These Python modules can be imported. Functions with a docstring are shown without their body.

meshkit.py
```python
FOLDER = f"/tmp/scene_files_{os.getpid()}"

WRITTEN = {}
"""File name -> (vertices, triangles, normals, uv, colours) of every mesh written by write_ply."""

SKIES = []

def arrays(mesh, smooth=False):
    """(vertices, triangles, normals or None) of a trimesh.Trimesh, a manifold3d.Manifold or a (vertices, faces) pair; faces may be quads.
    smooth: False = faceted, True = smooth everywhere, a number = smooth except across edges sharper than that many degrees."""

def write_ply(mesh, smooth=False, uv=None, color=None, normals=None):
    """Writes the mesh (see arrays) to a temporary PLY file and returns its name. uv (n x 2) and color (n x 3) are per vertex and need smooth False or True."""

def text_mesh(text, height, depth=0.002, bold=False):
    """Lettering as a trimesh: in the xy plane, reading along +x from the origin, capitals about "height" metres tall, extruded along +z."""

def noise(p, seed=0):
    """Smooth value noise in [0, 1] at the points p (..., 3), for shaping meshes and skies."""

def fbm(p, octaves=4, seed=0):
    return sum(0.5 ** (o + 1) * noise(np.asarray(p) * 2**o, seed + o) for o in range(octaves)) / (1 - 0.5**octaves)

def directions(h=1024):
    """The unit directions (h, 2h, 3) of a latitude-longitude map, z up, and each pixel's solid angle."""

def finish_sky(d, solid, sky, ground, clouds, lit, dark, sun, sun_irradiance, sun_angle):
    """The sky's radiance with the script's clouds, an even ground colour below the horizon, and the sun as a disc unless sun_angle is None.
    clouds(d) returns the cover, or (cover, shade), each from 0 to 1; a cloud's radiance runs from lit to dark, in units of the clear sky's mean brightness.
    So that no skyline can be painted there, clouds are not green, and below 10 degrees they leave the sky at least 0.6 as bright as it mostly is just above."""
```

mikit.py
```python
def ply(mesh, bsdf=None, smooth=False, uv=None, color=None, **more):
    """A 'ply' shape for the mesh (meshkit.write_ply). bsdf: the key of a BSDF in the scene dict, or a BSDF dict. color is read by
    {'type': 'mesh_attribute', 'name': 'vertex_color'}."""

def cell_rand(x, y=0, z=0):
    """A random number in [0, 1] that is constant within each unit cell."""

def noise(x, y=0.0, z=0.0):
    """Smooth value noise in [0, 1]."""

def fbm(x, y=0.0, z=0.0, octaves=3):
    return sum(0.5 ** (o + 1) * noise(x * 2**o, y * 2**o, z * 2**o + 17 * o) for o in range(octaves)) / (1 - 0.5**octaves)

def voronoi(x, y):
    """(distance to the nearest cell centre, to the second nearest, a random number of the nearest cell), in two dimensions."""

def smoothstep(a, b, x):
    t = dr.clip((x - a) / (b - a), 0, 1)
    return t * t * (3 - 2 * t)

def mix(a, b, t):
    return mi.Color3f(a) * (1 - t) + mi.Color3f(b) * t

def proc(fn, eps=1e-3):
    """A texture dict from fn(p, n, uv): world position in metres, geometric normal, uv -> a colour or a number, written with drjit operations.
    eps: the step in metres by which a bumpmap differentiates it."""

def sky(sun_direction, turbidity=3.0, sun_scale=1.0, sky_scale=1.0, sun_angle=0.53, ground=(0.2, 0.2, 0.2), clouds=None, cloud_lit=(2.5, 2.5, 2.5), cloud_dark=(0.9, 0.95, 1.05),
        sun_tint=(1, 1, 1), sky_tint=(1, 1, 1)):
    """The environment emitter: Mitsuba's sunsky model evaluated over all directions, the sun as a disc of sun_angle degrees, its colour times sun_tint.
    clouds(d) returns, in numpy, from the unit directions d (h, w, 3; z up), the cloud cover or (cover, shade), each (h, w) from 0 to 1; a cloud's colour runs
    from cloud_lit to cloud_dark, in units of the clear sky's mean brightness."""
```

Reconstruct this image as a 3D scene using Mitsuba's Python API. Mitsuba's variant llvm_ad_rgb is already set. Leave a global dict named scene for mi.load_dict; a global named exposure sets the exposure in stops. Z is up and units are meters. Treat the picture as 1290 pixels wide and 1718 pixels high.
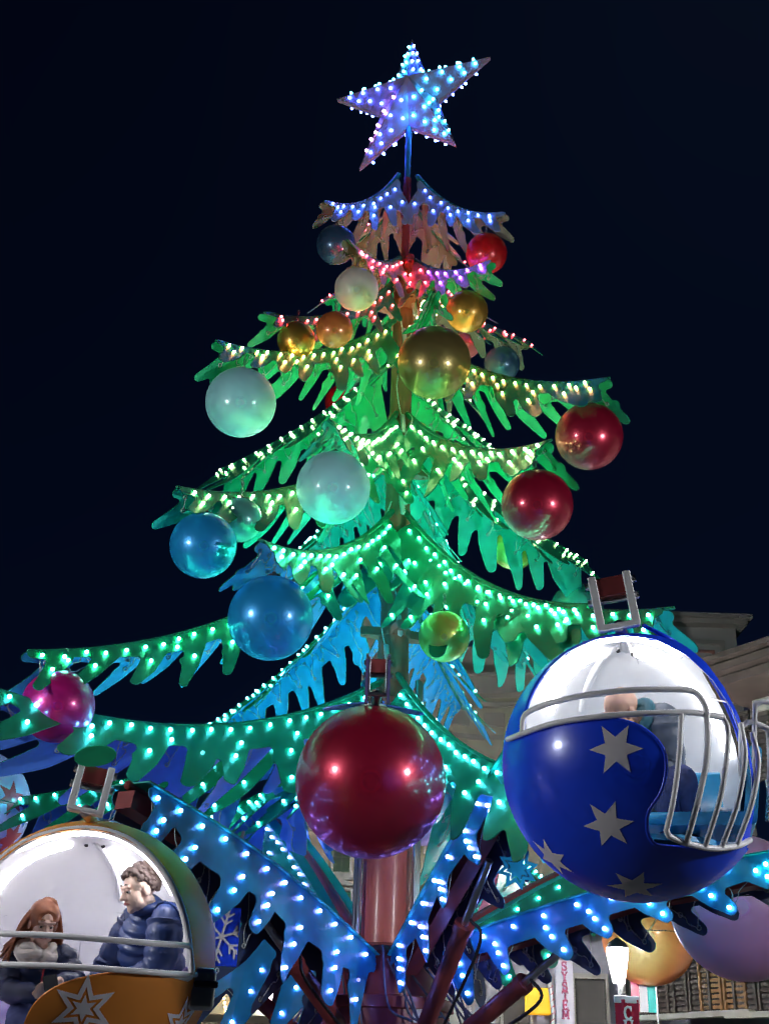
import math, random, zlib
import numpy as np, trimesh, mitsuba as mi, drjit as dr, mikit, meshkit
import manifold3d as m3
from shapely.geometry.polygon import orient
from shapely.geometry import Polygon, LineString, Point, MultiPoint, box as sbox
from shapely.ops import unary_union
from shapely import affinity
T4 = mi.ScalarTransform4f
scene, labels = {}, {}
rng = np.random.default_rng(7)
random.seed(7)
V = lambda *a: np.array(a, float)
def nz(v):
    v = np.asarray(v, float); return v / (np.linalg.norm(v) + 1e-12)

# ------------------------------------------------------------------ camera
PITCH, ROLL, FPX, EYE = math.radians(26.4), math.radians(2.0), 2000.0, V(0, 0, 1.6)
FWD = V(0, math.cos(PITCH), math.sin(PITCH)); R0 = V(1, 0, 0); U0 = np.cross(R0, FWD)
RIGHT = math.cos(ROLL) * R0 + math.sin(ROLL) * U0
UP = math.cos(ROLL) * U0 - math.sin(ROLL) * R0
scene['camera'] = {'type': 'perspective', 'fov': 2 * math.degrees(math.atan(645 / FPX)), 'fov_axis': 'x', 'near_clip': 0.05, 'far_clip': 800.0,
                   'to_world': T4().look_at(origin=EYE.tolist(), target=(EYE + FWD * 10).tolist(), up=UP.tolist())}
exposure = 0.3
# ------------------------------------------------------------------ night sky
scene['sky'] = mikit.sky((0.25, 0.55, 0.8), turbidity=3, sun_scale=0.0, sky_scale=0.043, sky_tint=(0.22, 0.42, 1.0), sun_angle=None, ground=(0.08, 0.08, 0.09))
scene['sky']['sampling_weight'] = 60.0

def ray(px, py):
    return FWD * FPX + RIGHT * (px - 645) - UP * (py - 859)
def at_y(px, py, y):                     # the point of a line of sight at the distance y from the camera, along the ground
    d = ray(px, py); return EYE + d * (y / d[1])
def at_depth(px, py, depth):
    return EYE + ray(px, py) * (depth / FPX)
def depth_of(p):
    return float((np.asarray(p) - EYE) @ FWD)
TREE_Y = 12.0
AX = at_y(645, 1600, TREE_Y)[0]          # the trunk's axis stands at x = AX, y = TREE_Y
def axis_z(py):                          # height on the trunk's axis
    px = 645
    for _ in range(8):
        p = at_y(px, py, TREE_Y); px += (AX - p[0]) / depth_of(p) * FPX
    return float(at_y(px, py, TREE_Y)[2])
def on_ring(px, py, radius, front):      # where a line of sight meets the vertical cylinder of this radius round the trunk
    d = ray(px, py); a = d[0] ** 2 + d[1] ** 2; ex, ey = -AX, -TREE_Y
    b = 2 * (d[0] * ex + d[1] * ey); c = ex * ex + ey * ey - radius * radius; disc = b * b - 4 * a * c
    t = -b / (2 * a) if disc <= 0 else (-b + (-1 if front else 1) * math.sqrt(disc)) / (2 * a)
    return EYE + d * t

# ------------------------------------------------------------------ helpers
def add(key, mesh, bsdf, smooth=False, label=None, category=None, group=None, kind=None, **more):
    base, n = key, 0
    while key in scene or (label and key in labels): n += 1; key = f'{base}_{n:03d}'
    scene[key] = mikit.ply(mesh, bsdf, smooth=smooth, **more)
    tag(key, label, category, group, kind); return key
def tag(key, label=None, category=None, group=None, kind=None):
    d = {k: v for k, v in (('label', label), ('category', category), ('group', group), ('kind', kind)) if v}
    if d: labels[key] = {**labels.get(key, {}), **d}
def thing(name, label, category, group=None):
    key, n = name, 0
    while key in labels: n += 1; key = f'{name}_{n:03d}'
    tag(key, label, category, group); return key
def cat(ms): return trimesh.util.concatenate([m for m in ms if m is not None])
def frame_matrix(o, x, y, z):
    m = np.eye(4); m[:3, 0], m[:3, 1], m[:3, 2], m[:3, 3] = x, y, z, o; return m
def bar(a, b, w, h, up=(0, 0, 1), bevel=0.0):          # a straight box from a to b
    a, b = np.asarray(a, float), np.asarray(b, float); t = nz(b - a); s = np.cross(t, up)
    s = nz(s) if np.linalg.norm(s) > 1e-6 else V(1, 0, 0); n = np.cross(s, t); L = np.linalg.norm(b - a)
    m = rbox(L, w, h, bevel) if bevel else trimesh.creation.box((L, w, h))
    m.apply_transform(frame_matrix((a + b) / 2, t, s, n)); return m
def rbox(x, y, z, r):                                    # a box with rounded edges
    r = min(r, 0.49 * min(x, y, z)); s = m3.Manifold.sphere(r, 12)
    parts = [s.translate([sx * (x / 2 - r), sy * (y / 2 - r), sz * (z / 2 - r)]) for sx in (-1, 1) for sy in (-1, 1) for sz in (-1, 1)]
    return tm(m3.Manifold.batch_hull(parts))
def tm(man):
    m = man.to_mesh(); return trimesh.Trimesh(m.vert_properties[:, :3], m.tri_verts, process=False)
def mf(mesh):
    return m3.Manifold(m3.Mesh(np.ascontiguousarray(mesh.vertices, np.float32), np.ascontiguousarray(mesh.faces, np.uint32)))
def box_at(c, size, rotz=0.0, bevel=0.0):
    m = rbox(*size, bevel) if bevel else trimesh.creation.box(size)
    m.apply_transform(trimesh.transformations.rotation_matrix(rotz, [0, 0, 1])); m.apply_translation(c); return m
def cyl(a, b, r, sides=24, r2=None):
    return sweep([a, b], [r, r if r2 is None else r2], sides, round_ends=False)
def sweep(points, radii, sides=12, round_ends=True, flat=None):   # a tube along a polyline; radii may differ from point to point; flat = (vector, factor) squashes it
    p = np.asarray(points, float); r = np.broadcast_to(np.asarray(radii, float), (len(p),)).copy()
    t = np.gradient(p, axis=0); t /= np.linalg.norm(t, axis=1, keepdims=True) + 1e-12
    ref = V(0, 0, 1) if abs(t[0][2]) < 0.9 else V(1, 0, 0); a = nz(np.cross(t[0], ref)); A = []
    for k in range(len(p)):
        a = nz(a - t[k] * (a @ t[k])); A.append(a)
    A = np.array(A); B = np.cross(t, A)
    if round_ends:
        q, rr, AA, BB = [], [], [], []
        for f in (90, 60, 30): q.append(p[0] - t[0] * r[0] * math.sin(math.radians(f))); rr.append(r[0] * math.cos(math.radians(f)) + 1e-5); AA.append(A[0]); BB.append(B[0])
        q += list(p); rr += list(r); AA += list(A); BB += list(B)
        for f in (30, 60, 90): q.append(p[-1] + t[-1] * r[-1] * math.sin(math.radians(f))); rr.append(r[-1] * math.cos(math.radians(f)) + 1e-5); AA.append(A[-1]); BB.append(B[-1])
        p, r, A, B = np.array(q), np.array(rr), np.array(AA), np.array(BB)
    ang = np.arange(sides) * 2 * np.pi / sides
    off = r[:, None, None] * (np.cos(ang)[None, :, None] * A[:, None] + np.sin(ang)[None, :, None] * B[:, None])
    if flat is not None:
        fv = nz(flat[0]); off = off - (off @ fv)[..., None] * fv * (1 - flat[1])
    v = (p[:, None] + off).reshape(-1, 3); n = len(p)
    i, j = np.meshgrid(np.arange(n - 1), np.arange(sides), indexing='ij')
    q = np.stack([i * sides + j, i * sides + (j + 1) % sides, (i + 1) * sides + (j + 1) % sides, (i + 1) * sides + j], -1).reshape(-1, 4)
    f = np.vstack([q[:, [0, 1, 2]], q[:, [0, 2, 3]]]); v = np.vstack([v, p[:1], p[-1:]]); k = np.arange(sides)
    f = np.vstack([f, np.stack([np.full(sides, n * sides), (k + 1) % sides, k], 1), np.stack([np.full(sides, n * sides + 1), (n - 1) * sides + k, (n - 1) * sides + (k + 1) % sides], 1)])
    return trimesh.Trimesh(v, f, process=False)
def spline(pts, n):                                     # Catmull-Rom through the points
    p = np.asarray(pts, float); q = np.vstack([2 * p[0] - p[1], p, 2 * p[-1] - p[-2]]); out = []
    for u in np.linspace(0, len(p) - 1 - 1e-9, n):
        i = int(u); t = u - i; a, b, c, d = q[i:i + 4]
        out.append(0.5 * (2 * b + (c - a) * t + (2 * a - 5 * b + 4 * c - d) * t * t + (3 * b - a - 3 * c + d) * t ** 3))
    return np.array(out)
def tri2d(poly):
    vs, fs, at = [], [], 0
    for g in getattr(poly, 'geoms', [poly]):
        if g.is_empty or g.geom_type != 'Polygon' or g.area < 1e-7: continue
        v, f = trimesh.creation.triangulate_polygon(g, engine='earcut')
        vs.append(v); fs.append(f + at); at += len(v)
    return np.vstack(vs), np.vstack(fs)
def ccw(v, f):
    a = v[f[:, 1]] - v[f[:, 0]]; b = v[f[:, 2]] - v[f[:, 0]]; s = a[:, 0] * b[:, 1] - a[:, 1] * b[:, 0]
    return np.where((s < 0)[:, None], f[:, ::-1], f)
def extrude(poly, depth):
    return trimesh.util.concatenate([trimesh.creation.extrude_polygon(g, depth, engine='earcut') for g in getattr(poly, 'geoms', [poly])])
def star_poly(n, ro, ri, rot=0.0):
    return Polygon([((ro if k % 2 == 0 else ri) * math.cos(rot + k * math.pi / n), (ro if k % 2 == 0 else ri) * math.sin(rot + k * math.pi / n)) for k in range(2 * n)])

# ------------------------------------------------------------------ materials
def rgb(*c): return {'type': 'rgb', 'value': [float(x) for x in c]}
def paint(name, col, rough=0.4, metal=0.0, coat=0.0, spec=0.5, vary=0.0, scale=6.0):
    base = rgb(*col)
    if vary:
        def fn(p, n, uv, col=col, vary=vary, scale=scale):
            k = mikit.fbm(p.x * scale, p.y * scale, p.z * scale, octaves=3)
            return mi.Color3f(*col) * (1 - vary + 2 * vary * k)
        base = mikit.proc(fn)
    scene[name] = {'type': 'twosided', 'bsdf': {'type': 'principled', 'base_color': base, 'roughness': rough, 'metallic': metal, 'clearcoat': coat, 'clearcoat_gloss': 0.97, 'specular': spec}}
    return name
paint('m_leaf', (0.006, 0.19, 0.10), 0.38, coat=0.4, vary=0.18, scale=4)
paint('m_leaf_blue', (0.03, 0.25, 0.42), 0.35, coat=0.5, vary=0.25, scale=5)
paint('m_leaf_grey', (0.30, 0.34, 0.36), 0.4, coat=0.3, vary=0.15)
paint('m_lining_olive', (0.30, 0.34, 0.22), 0.4, coat=0.3, vary=0.12)
paint('m_lining_green', (0.02, 0.62, 0.27), 0.4, coat=0.4, vary=0.15)
paint('m_lining_teal', (0.015, 0.66, 0.52), 0.4, coat=0.4, vary=0.15)
paint('m_lining_blue', (0.02, 0.44, 0.86), 0.4, coat=0.4, vary=0.15)
paint('m_lining_violet', (0.10, 0.27, 0.86), 0.4, coat=0.4, vary=0.15)
paint('m_wire', (0.62, 0.66, 0.62), 0.35)
paint('m_trunk', (0.40, 0.13, 0.08), 0.42, coat=0.3, vary=0.12, scale=3)
paint('m_trunk_pink', (0.66, 0.15, 0.12), 0.4, coat=0.5, vary=0.08, scale=3)
paint('m_maroon', (0.25, 0.05, 0.05), 0.3, coat=0.7, vary=0.12, scale=3)
paint('m_chrome', (0.82, 0.82, 0.84), 0.12, metal=1.0)
paint('m_rail', (0.9, 0.89, 0.9), 0.35, metal=0.0, coat=0.6)
paint('m_steel', (0.60, 0.60, 0.62), 0.3, metal=1.0)
paint('m_black', (0.02, 0.02, 0.022), 0.5)
paint('m_white', (0.80, 0.80, 0.80), 0.4, coat=0.4)
paint('m_inner', (0.74, 0.74, 0.75), 0.5, coat=0.2)
paint('m_star', (0.30, 0.27, 0.36), 0.45, coat=0.3)
paint('m_cable', (0.10, 0.10, 0.11), 0.5)
def lacquer(name, col, rough, metal, k=0.06):            # paint under a clear mirror-like lacquer
    paint(name + '_paint', col, rough, metal=metal, coat=0.5, vary=0.07, scale=2)
    t = [0.45 + 0.55 * c / max(col) for c in col] if max(col) > 0 else (1, 1, 1)
    scene[name] = {'type': 'twosided', 'bsdf': {'type': 'blendbsdf', 'weight': k, 'a': scene.pop(name + '_paint')['bsdf'], 'b': {'type': 'roughconductor', 'alpha': 0.022, 'distribution': 'ggx', 'specular_reflectance': rgb(*t)}}}
for n_, c_, m_ in (('red', (0.50, 0.008, 0.045), .55), ('gold', (0.62, 0.36, 0.06), .7), ('blue', (0.015, 0.36, 0.84), .35), ('magenta', (0.62, 0.01, 0.22), .4), ('pearl', (0.36, 0.76, 0.80), 0.0), ('cream', (0.80, 0.74, 0.62), 0.0), ('teal', (0.12, 0.45, 0.42), .4),
                   ('bronze', (0.42, 0.32, 0.10), .7), ('bright_red', (0.62, 0.01, 0.012), 0.1), ('lime', (0.55, 0.55, 0.10), .5), ('navy', (0.05, 0.14, 0.26), .45), ('pink', (0.75, 0.18, 0.28), .1), ('orange', (0.78, 0.20, 0.05), .2)):
    lacquer('m_ball_' + n_, c_, 0.36 if m_ else 0.45, m_, 0.13 if m_ else 0.05)
lacquer('m_cabin_blue', (0.012, 0.07, 0.92), 0.3, 0.0)
lacquer('m_cabin_orange', (0.80, 0.27, 0.04), 0.4, 0.1, 0.03)
lacquer('m_cabin_lavender', (0.50, 0.40, 0.86), 0.35, 0.0)
lacquer('m_cabin_pink', (0.62, 0.30, 0.55), 0.35, 0.0)
paint('m_seat', (0.03, 0.33, 0.62), 0.35, coat=0.5)
paint('m_decal', (0.80, 0.76, 0.80), 0.4, coat=0.6)
paint('m_decal_red', (0.55, 0.03, 0.06), 0.4, coat=0.6)
def led(col, k=1.0, weight=1.0):
    return {'type': 'area', 'radiance': rgb(*[c * k for c in col]), 'sampling_weight': float(weight)}
# ------------------------------------------------------------------ ground
gv = trimesh.creation.box((240, 240, 0.2)); gv.apply_translation((0, 80, -0.1))
paint('m_ground', (0.05, 0.05, 0.05), 0.7, vary=0.3, scale=1.2)
add('ground', gv, 'm_ground', kind='structure')

# ------------------------------------------------------------------ the tree: blades, branches, bulbs
BULB = trimesh.creation.icosphere(subdivisions=1, radius=1.0)
BULB_FAR = trimesh.creation.icosphere(subdivisions=1, radius=1.0)
scene['m_bulb'] = {'type': 'diffuse', 'reflectance': rgb(0.8, 0.8, 0.8)}
bulb_ply = {}
bulb_budget = [330]
def put_bulbs(parent, pts, r, col, k, single):
    """Lit LED bulbs: each an entry of its own under its holder, or one string of them where they are small."""
    pts = list(pts)
    if not pts: return
    if single and bulb_budget[0] >= len(pts):
        bulb_budget[0] -= len(pts)
        if r not in bulb_ply:
            m = BULB.copy(); m.apply_scale(r); bulb_ply[r] = mikit.ply(m, 'm_bulb', smooth=True)
        for p in pts:
            dim = 0.03 if rng.random() < .025 else rng.uniform(.7, 1.15)
            key, n = parent + '__bulb', 0
            while key in scene: n += 1; key = f'{parent}__bulb_{n:03d}'
            scene[key] = {**bulb_ply[r], 'to_world': T4().translate([float(x) for x in p]), 'emitter': led(col, k * dim, 1.0)}
        return
    n = len(BULB_FAR.vertices); pts = np.array(pts)
    v = (BULB_FAR.vertices[None] * r + pts[:, None]).reshape(-1, 3)
    f = (BULB_FAR.faces[None] + (np.arange(len(pts)) * n)[:, None, None]).reshape(-1, 3)
    add(parent + '__light_string', trimesh.Trimesh(v, f, process=False), 'm_bulb', smooth=True, kind='stuff', emitter=led(col, k, max(1.0, len(pts) * 0.5)))

class Blade:
    """One half of a branch: a leaf-shaped sheet with fingers, hung from the branch's spine."""
    def __init__(s, spine, side, phi, off=0.03, hang=0.5):
        s.p = spine; d = np.linalg.norm(np.diff(spine, axis=0), axis=1); s.u = np.concatenate([[0], np.cumsum(d)]); s.L = s.u[-1]
        t = np.gradient(spine, axis=0); t /= np.linalg.norm(t, axis=1, keepdims=True); b = np.cross(t, [0, 0, 1.0]); b /= np.linalg.norm(b, axis=1, keepdims=True)
        n = np.cross(b, t); dn = -hang * n - (1 - hang) * V(0, 0, 1); dn /= np.linalg.norm(dn, axis=1, keepdims=True)
        s.t, s.b, s.dv, s.nv = t, b, math.cos(phi) * dn + side * math.sin(phi) * b, side * math.cos(phi) * b - math.sin(phi) * dn
        s.side, s.off, s.seed = side, off, rng.uniform(0, 50)
    def at(s, uv, h):
        uv = np.atleast_2d(uv); u = uv[:, 0]; e = np.clip(u, 0, s.L)
        g = lambda a: np.stack([np.interp(e, s.u, a[:, k]) for k in range(3)], 1)
        nv = g(s.nv); wave = 0.022 * np.sin(u * 5.1 + s.seed) * uv[:, 1] / 0.3 + 0.10 * uv[:, 1] ** 2
        return g(s.p) + (u - e)[:, None] * g(s.t) + g(s.dv) * uv[:, 1:2] + nv * (np.asarray(h) + wave)[:, None] + s.side * s.off * g(s.b)
def blade_outline(L, w, nf, fat=0.055, u0=0.02, body=0.42, slant=0.55, taper=0.5, tongue=0.10, seed=0):
    r = np.random.default_rng(seed); top = []
    us = np.linspace(0, 1, 24)
    low = [(L * (u0 + (1 - u0) * u), w * body * (0.35 + 0.65 * min(1, u * 5)) * (1 - taper * u) * (1 - 0.75 * max(0, u - 0.8) / 0.2)) for u in us]
    shapes = [Polygon([(L * u0, -0.005), (L, -0.005)] + low[::-1])]
    tips = []
    for k in range(nf):
        f = (k + 0.55 + r.uniform(-.16, .16)) / nf; u = L * (u0 + (0.97 - u0) * f); ln = w * (1 - taper * f) * r.uniform(0.72, 1.16)
        sl = slant * (0.15 + 1.1 * f) * r.uniform(0.85, 1.15); du = min(ln * sl, max(.02, (L + .07 - u) / 1.1)); rr = fat * (1.15 - 0.35 * f) * r.uniform(0.9, 1.15)
        a, b = (u, ln * 0.15), (u + du * 0.55, ln * 0.62); c = (u + du * 1.1, ln)
        shapes.append(unary_union([Point(a).buffer(rr * 1.5, 8), Point(b).buffer(rr * 1.12, 8)]).convex_hull)
        shapes.append(unary_union([Point(b).buffer(rr * 1.12, 8), Point(c).buffer(rr * 0.6, 8)]).convex_hull)
        if ln > 0.28:                                    # a smaller lobe branching off towards the tip
            e = V(*a) * .4 + V(*b) * .6; g = e + V(ln * (.20 + .12 * f), ln * r.uniform(.12, .2)); q = rr * .62
            shapes.append(unary_union([Point(e).buffer(q * 1.2, 8), Point(g).buffer(q * .62, 8)]).convex_hull)
        tips.append((a, b, c))
    if tongue:
        shapes.append(unary_union([Point(L - 0.15, 0.05).buffer(0.05, 8), Point(L + tongue, 0.045).buffer(0.032, 8)]).convex_hull)
    e = fat * 0.55
    poly = unary_union(shapes).buffer(e * 0.6, 6).buffer(-1.6 * e, 6).buffer(e, 6).simplify(0.004)
    poly = poly if poly.geom_type == 'Polygon' else max(poly.geoms, key=lambda g: g.area)
    poly = poly.intersection(sbox(-1, -0.004, L + 2, 9)); poly = poly if poly.geom_type == 'Polygon' else max(poly.geoms, key=lambda g: g.area)
    return Polygon(poly.exterior), tips
def blade_meshes(bl, poly, thick=0.008):
    x0, _, x1, _ = poly.bounds; n = max(2, int((x1 - x0) / 0.12)); xs = np.linspace(x0, x1, n + 1); vs, fs, at = [], [], 0
    ys = np.arange(-.13, poly.bounds[3] + .13, .13)
    for k in range(n):
        strip = poly.intersection(sbox(xs[k], -9, xs[k + 1], 9))
        if strip.is_empty: continue
        for y0, y1 in zip(ys[:-1], ys[1:]):
            g = strip.intersection(sbox(xs[k], y0, xs[k + 1], y1))
            if g.is_empty: continue
            try: v, f = tri2d(g)
            except ValueError: continue
            f = ccw(v, f); vs.append(v); fs.append(f + at); at += len(v)
    v2, f2 = np.vstack(vs), np.vstack(fs)
    front = trimesh.Trimesh(bl.at(v2, np.zeros(len(v2))), f2 if bl.side > 0 else f2[:, ::-1], process=False)
    back = trimesh.Trimesh(bl.at(v2, np.full(len(v2), -thick)), f2[:, ::-1] if bl.side > 0 else f2, process=False)
    ring = np.array(Polygon(poly.exterior).segmentize(0.06).exterior.coords)[:-1]; m = len(ring)
    a, b = bl.at(ring, np.zeros(m)), bl.at(ring, np.full(m, -thick)); i = np.arange(m); j = (i + 1) % m
    rim = trimesh.Trimesh(np.vstack([a, b]), np.vstack([np.stack([i, j, j + m], 1), np.stack([i, j + m, i + m], 1)]), process=False)
    return front, back, rim
def bulb_spots(poly, tips, L, w, step=0.2, rows=2, seed=0):
    r = np.random.default_rng(seed); out = []
    for k, v in enumerate((0.075, 0.075 + 0.4 * w * 0.55)[:rows]):
        u = step * (0.8 + 0.5 * k)
        while u < L - 0.05:
            out.append((u, v + r.uniform(-.02, .02) - (0.15 * w * u / L if k else 0))); u += step * r.uniform(0.85, 1.15) * (1 if k == 0 else 3.2)
    for a, b, c in tips:
        a, b, c = map(np.array, (a, b, c))
        if rows == 1:
            out += [tuple(a * .45 + b * .55), tuple(b), tuple(c * .8 + b * .2)]; continue
        out.append(tuple(b * 0.8 + a * 0.2 + r.uniform(-.012, .012, 2)))
        if c[1] > 0.75: out.append(tuple(c * 0.72 + b * 0.28))
    inner = poly.buffer(-0.022); return [q for q in out if inner.contains(Point(q))]
def wiring(bl, spots, poly, h, seed):
    """Bulb sockets and thin wires on the inner face of a blade."""
    r = np.random.default_rng(seed); out = []
    for q in spots:
        q = np.array(q); c = bl.at([q], [h])[0]; n = bl.at([q], [h - 1])[0] - c
        x = nz(np.cross(n, [0.3, 0.2, 1])); y = np.cross(n, x)
        ring = [c + n * 0.006 + 0.019 * (math.cos(t) * x + math.sin(t) * y) for t in np.linspace(0, 2 * math.pi, 9)]
        out.append(sweep(ring, 0.0055, 5, False))
    ss = sorted(spots, key=lambda q: q[0])
    for a, b in zip(ss[:-1], ss[1:]):
        if math.hypot(a[0] - b[0], a[1] - b[1]) > 0.5: continue
        mid = (np.array(a) + b) / 2 + r.uniform(-.05, .05, 2); m2 = (np.array(a) * .75 + np.array(b) * .25) + r.uniform(-.025, .025, 2)
        pts = spline([a, m2, mid, b], 8); out.append(sweep(bl.at(pts, np.full(8, h) - 0.012 - 0.012 * r.uniform(0, 1)), 0.0042, 4, False))
    return out
TREE = thing('christmas_tree', 'tall fairground Christmas tree with lit green branches, brown column and star on top', 'christmas tree')
def branch(spine, w, nf, col, k, lining='m_lining_green', leaf='m_leaf', phi=34, single=False, holder=None, r=0.022, step=0.2, name='branch', fat=None, both=True, rows=2, body=0.36,
           off=0.03, hang=0.5, slant=0.85, taper=0.5, bar_mat='m_leaf', bar_w=(0.07, 0.05), tongue=0.10, lined=True, u0=0.07, sides=(1, -1)):
    key, n = (holder or TREE) + '__' + name, 0
    while key in scene: n += 1; key = f'{holder or TREE}__{name}_{n:03d}'
    tt = np.linspace(1, 0.45, len(spine)); fat = fat or max(0.062, 0.105 * w)
    scene[key] = mikit.ply(sweep(spine, bar_w[0] * 0.5 * tt, 8, True), bar_mat, smooth=40)
    wires, spots3 = [], []
    for side in sides:
        seed = zlib.crc32(f'{key}{side}'.encode()) % 100000
        bl = Blade(spine, side, math.radians(phi), off, hang)
        poly, tips = blade_outline(bl.L, w, nf, fat=fat, seed=seed, body=body, slant=slant, taper=taper, tongue=tongue, u0=u0)
        front, back, rim = blade_meshes(bl, poly)
        add(key + '__leaf_panel', cat([front, rim]), leaf, smooth=30)
        add(key + '__lining', back, lining, smooth=30)
        sp = bulb_spots(poly, tips, bl.L, w, step, rows, seed)
        if lined: wires += wiring(bl, sp, poly, -0.008, seed)
        spots3 += list(bl.at(sp, np.full(len(sp), r * 0.92)))
    if wires: add(key + '__wiring', cat(wires), 'm_wire', smooth=True, kind='stuff')
    if callable(col):
        buckets = {}
        for p in spots3: buckets.setdefault(tuple(col(p)), []).append(p)
        for c, ps in buckets.items(): put_bulbs(key, ps, r, c, k, single)
    else: put_bulbs(key, spots3, r, col, k, single)
    return key
def spine_of(root_py, tip, sag=0.04, rise=0.0, r0=0.16, n=36, out=0.45):
    c = V(AX, TREE_Y, axis_z(root_py)); d = V(tip[0] - AX, tip[1] - TREE_Y, 0); L = np.linalg.norm(d); d = d / L
    a = c + d * r0; q = V(*(c + d * L * out)[:2], tip[2] + 0.22 * (a[2] - tip[2]) - sag + rise); u = np.linspace(0, 1, n)[:, None]
    return (1 - u) ** 2 * a + 2 * u * (1 - u) * q + u ** 2 * tip
# LED colours, tier by tier
C_BLUE, C_VIOLET, C_RED, C_WARM, C_GOLDWHITE, C_GREEN, C_CYAN, C_LILAC = (0.05, 0.11, 1.0), (0.36, 0.07, 1.0), (1.0, 0.035, 0.045), (1.0, 0.55, 0.16), (0.50, 1.0, 0.36), (0.06, 1.0, 0.44), (0.05, 0.70, 0.78), (0.22, 0.24, 1.0)
K = 15.0
TIPS = {}
def tier(name, root_py, px, py, L, front, w, nf, col, lining, k=K, **kw):
    sag, out = kw.pop('sag', 0.04), kw.pop('out', 0.48)
    tip = on_ring(px, py, L, front); TIPS[name] = tip
    return branch(spine_of(root_py, tip, sag, out=out), w, nf, col, k, lining, **kw)
F_, B_ = True, False
# top tier, under the star
t0 = dict(leaf='m_leaf_grey', step=0.19, r=0.016, k=40.0)
tier('0l', 303, 545, 337, 1.35, F_, .66, 5, C_BLUE, 'm_lining_olive', phi=22, **t0)
tier('0r', 303, 845, 357, 1.40, F_, .66, 5, C_BLUE, 'm_lining_olive', phi=22, **t0)
tier('0bl', 330, 592, 414, 1.3, B_, 0.65, 4, C_RED, 'm_lining_olive', **t0)
tier('0br', 330, 768, 434, 1.3, B_, 0.65, 4, C_RED, 'm_lining_olive', **t0)
# second tier: red on the left, violet on the right
tier('1l', 445, 583, 402, 1.6, F_, .66, 5, C_RED, 'm_lining_olive', phi=24, **t0)
tier('1r', 445, 822, 438, 1.5, F_, .66, 5, lambda p: C_VIOLET if p[0] > AX + .25 else C_RED, 'm_lining_green', phi=24, **t0)
tier('1bl', 450, 548, 500, 1.5, B_, 0.62, 4, C_RED, 'm_lining_green', **t0)
tier('1br', 450, 800, 520, 1.5, B_, 0.62, 4, C_RED, 'm_lining_olive', **t0)
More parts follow.
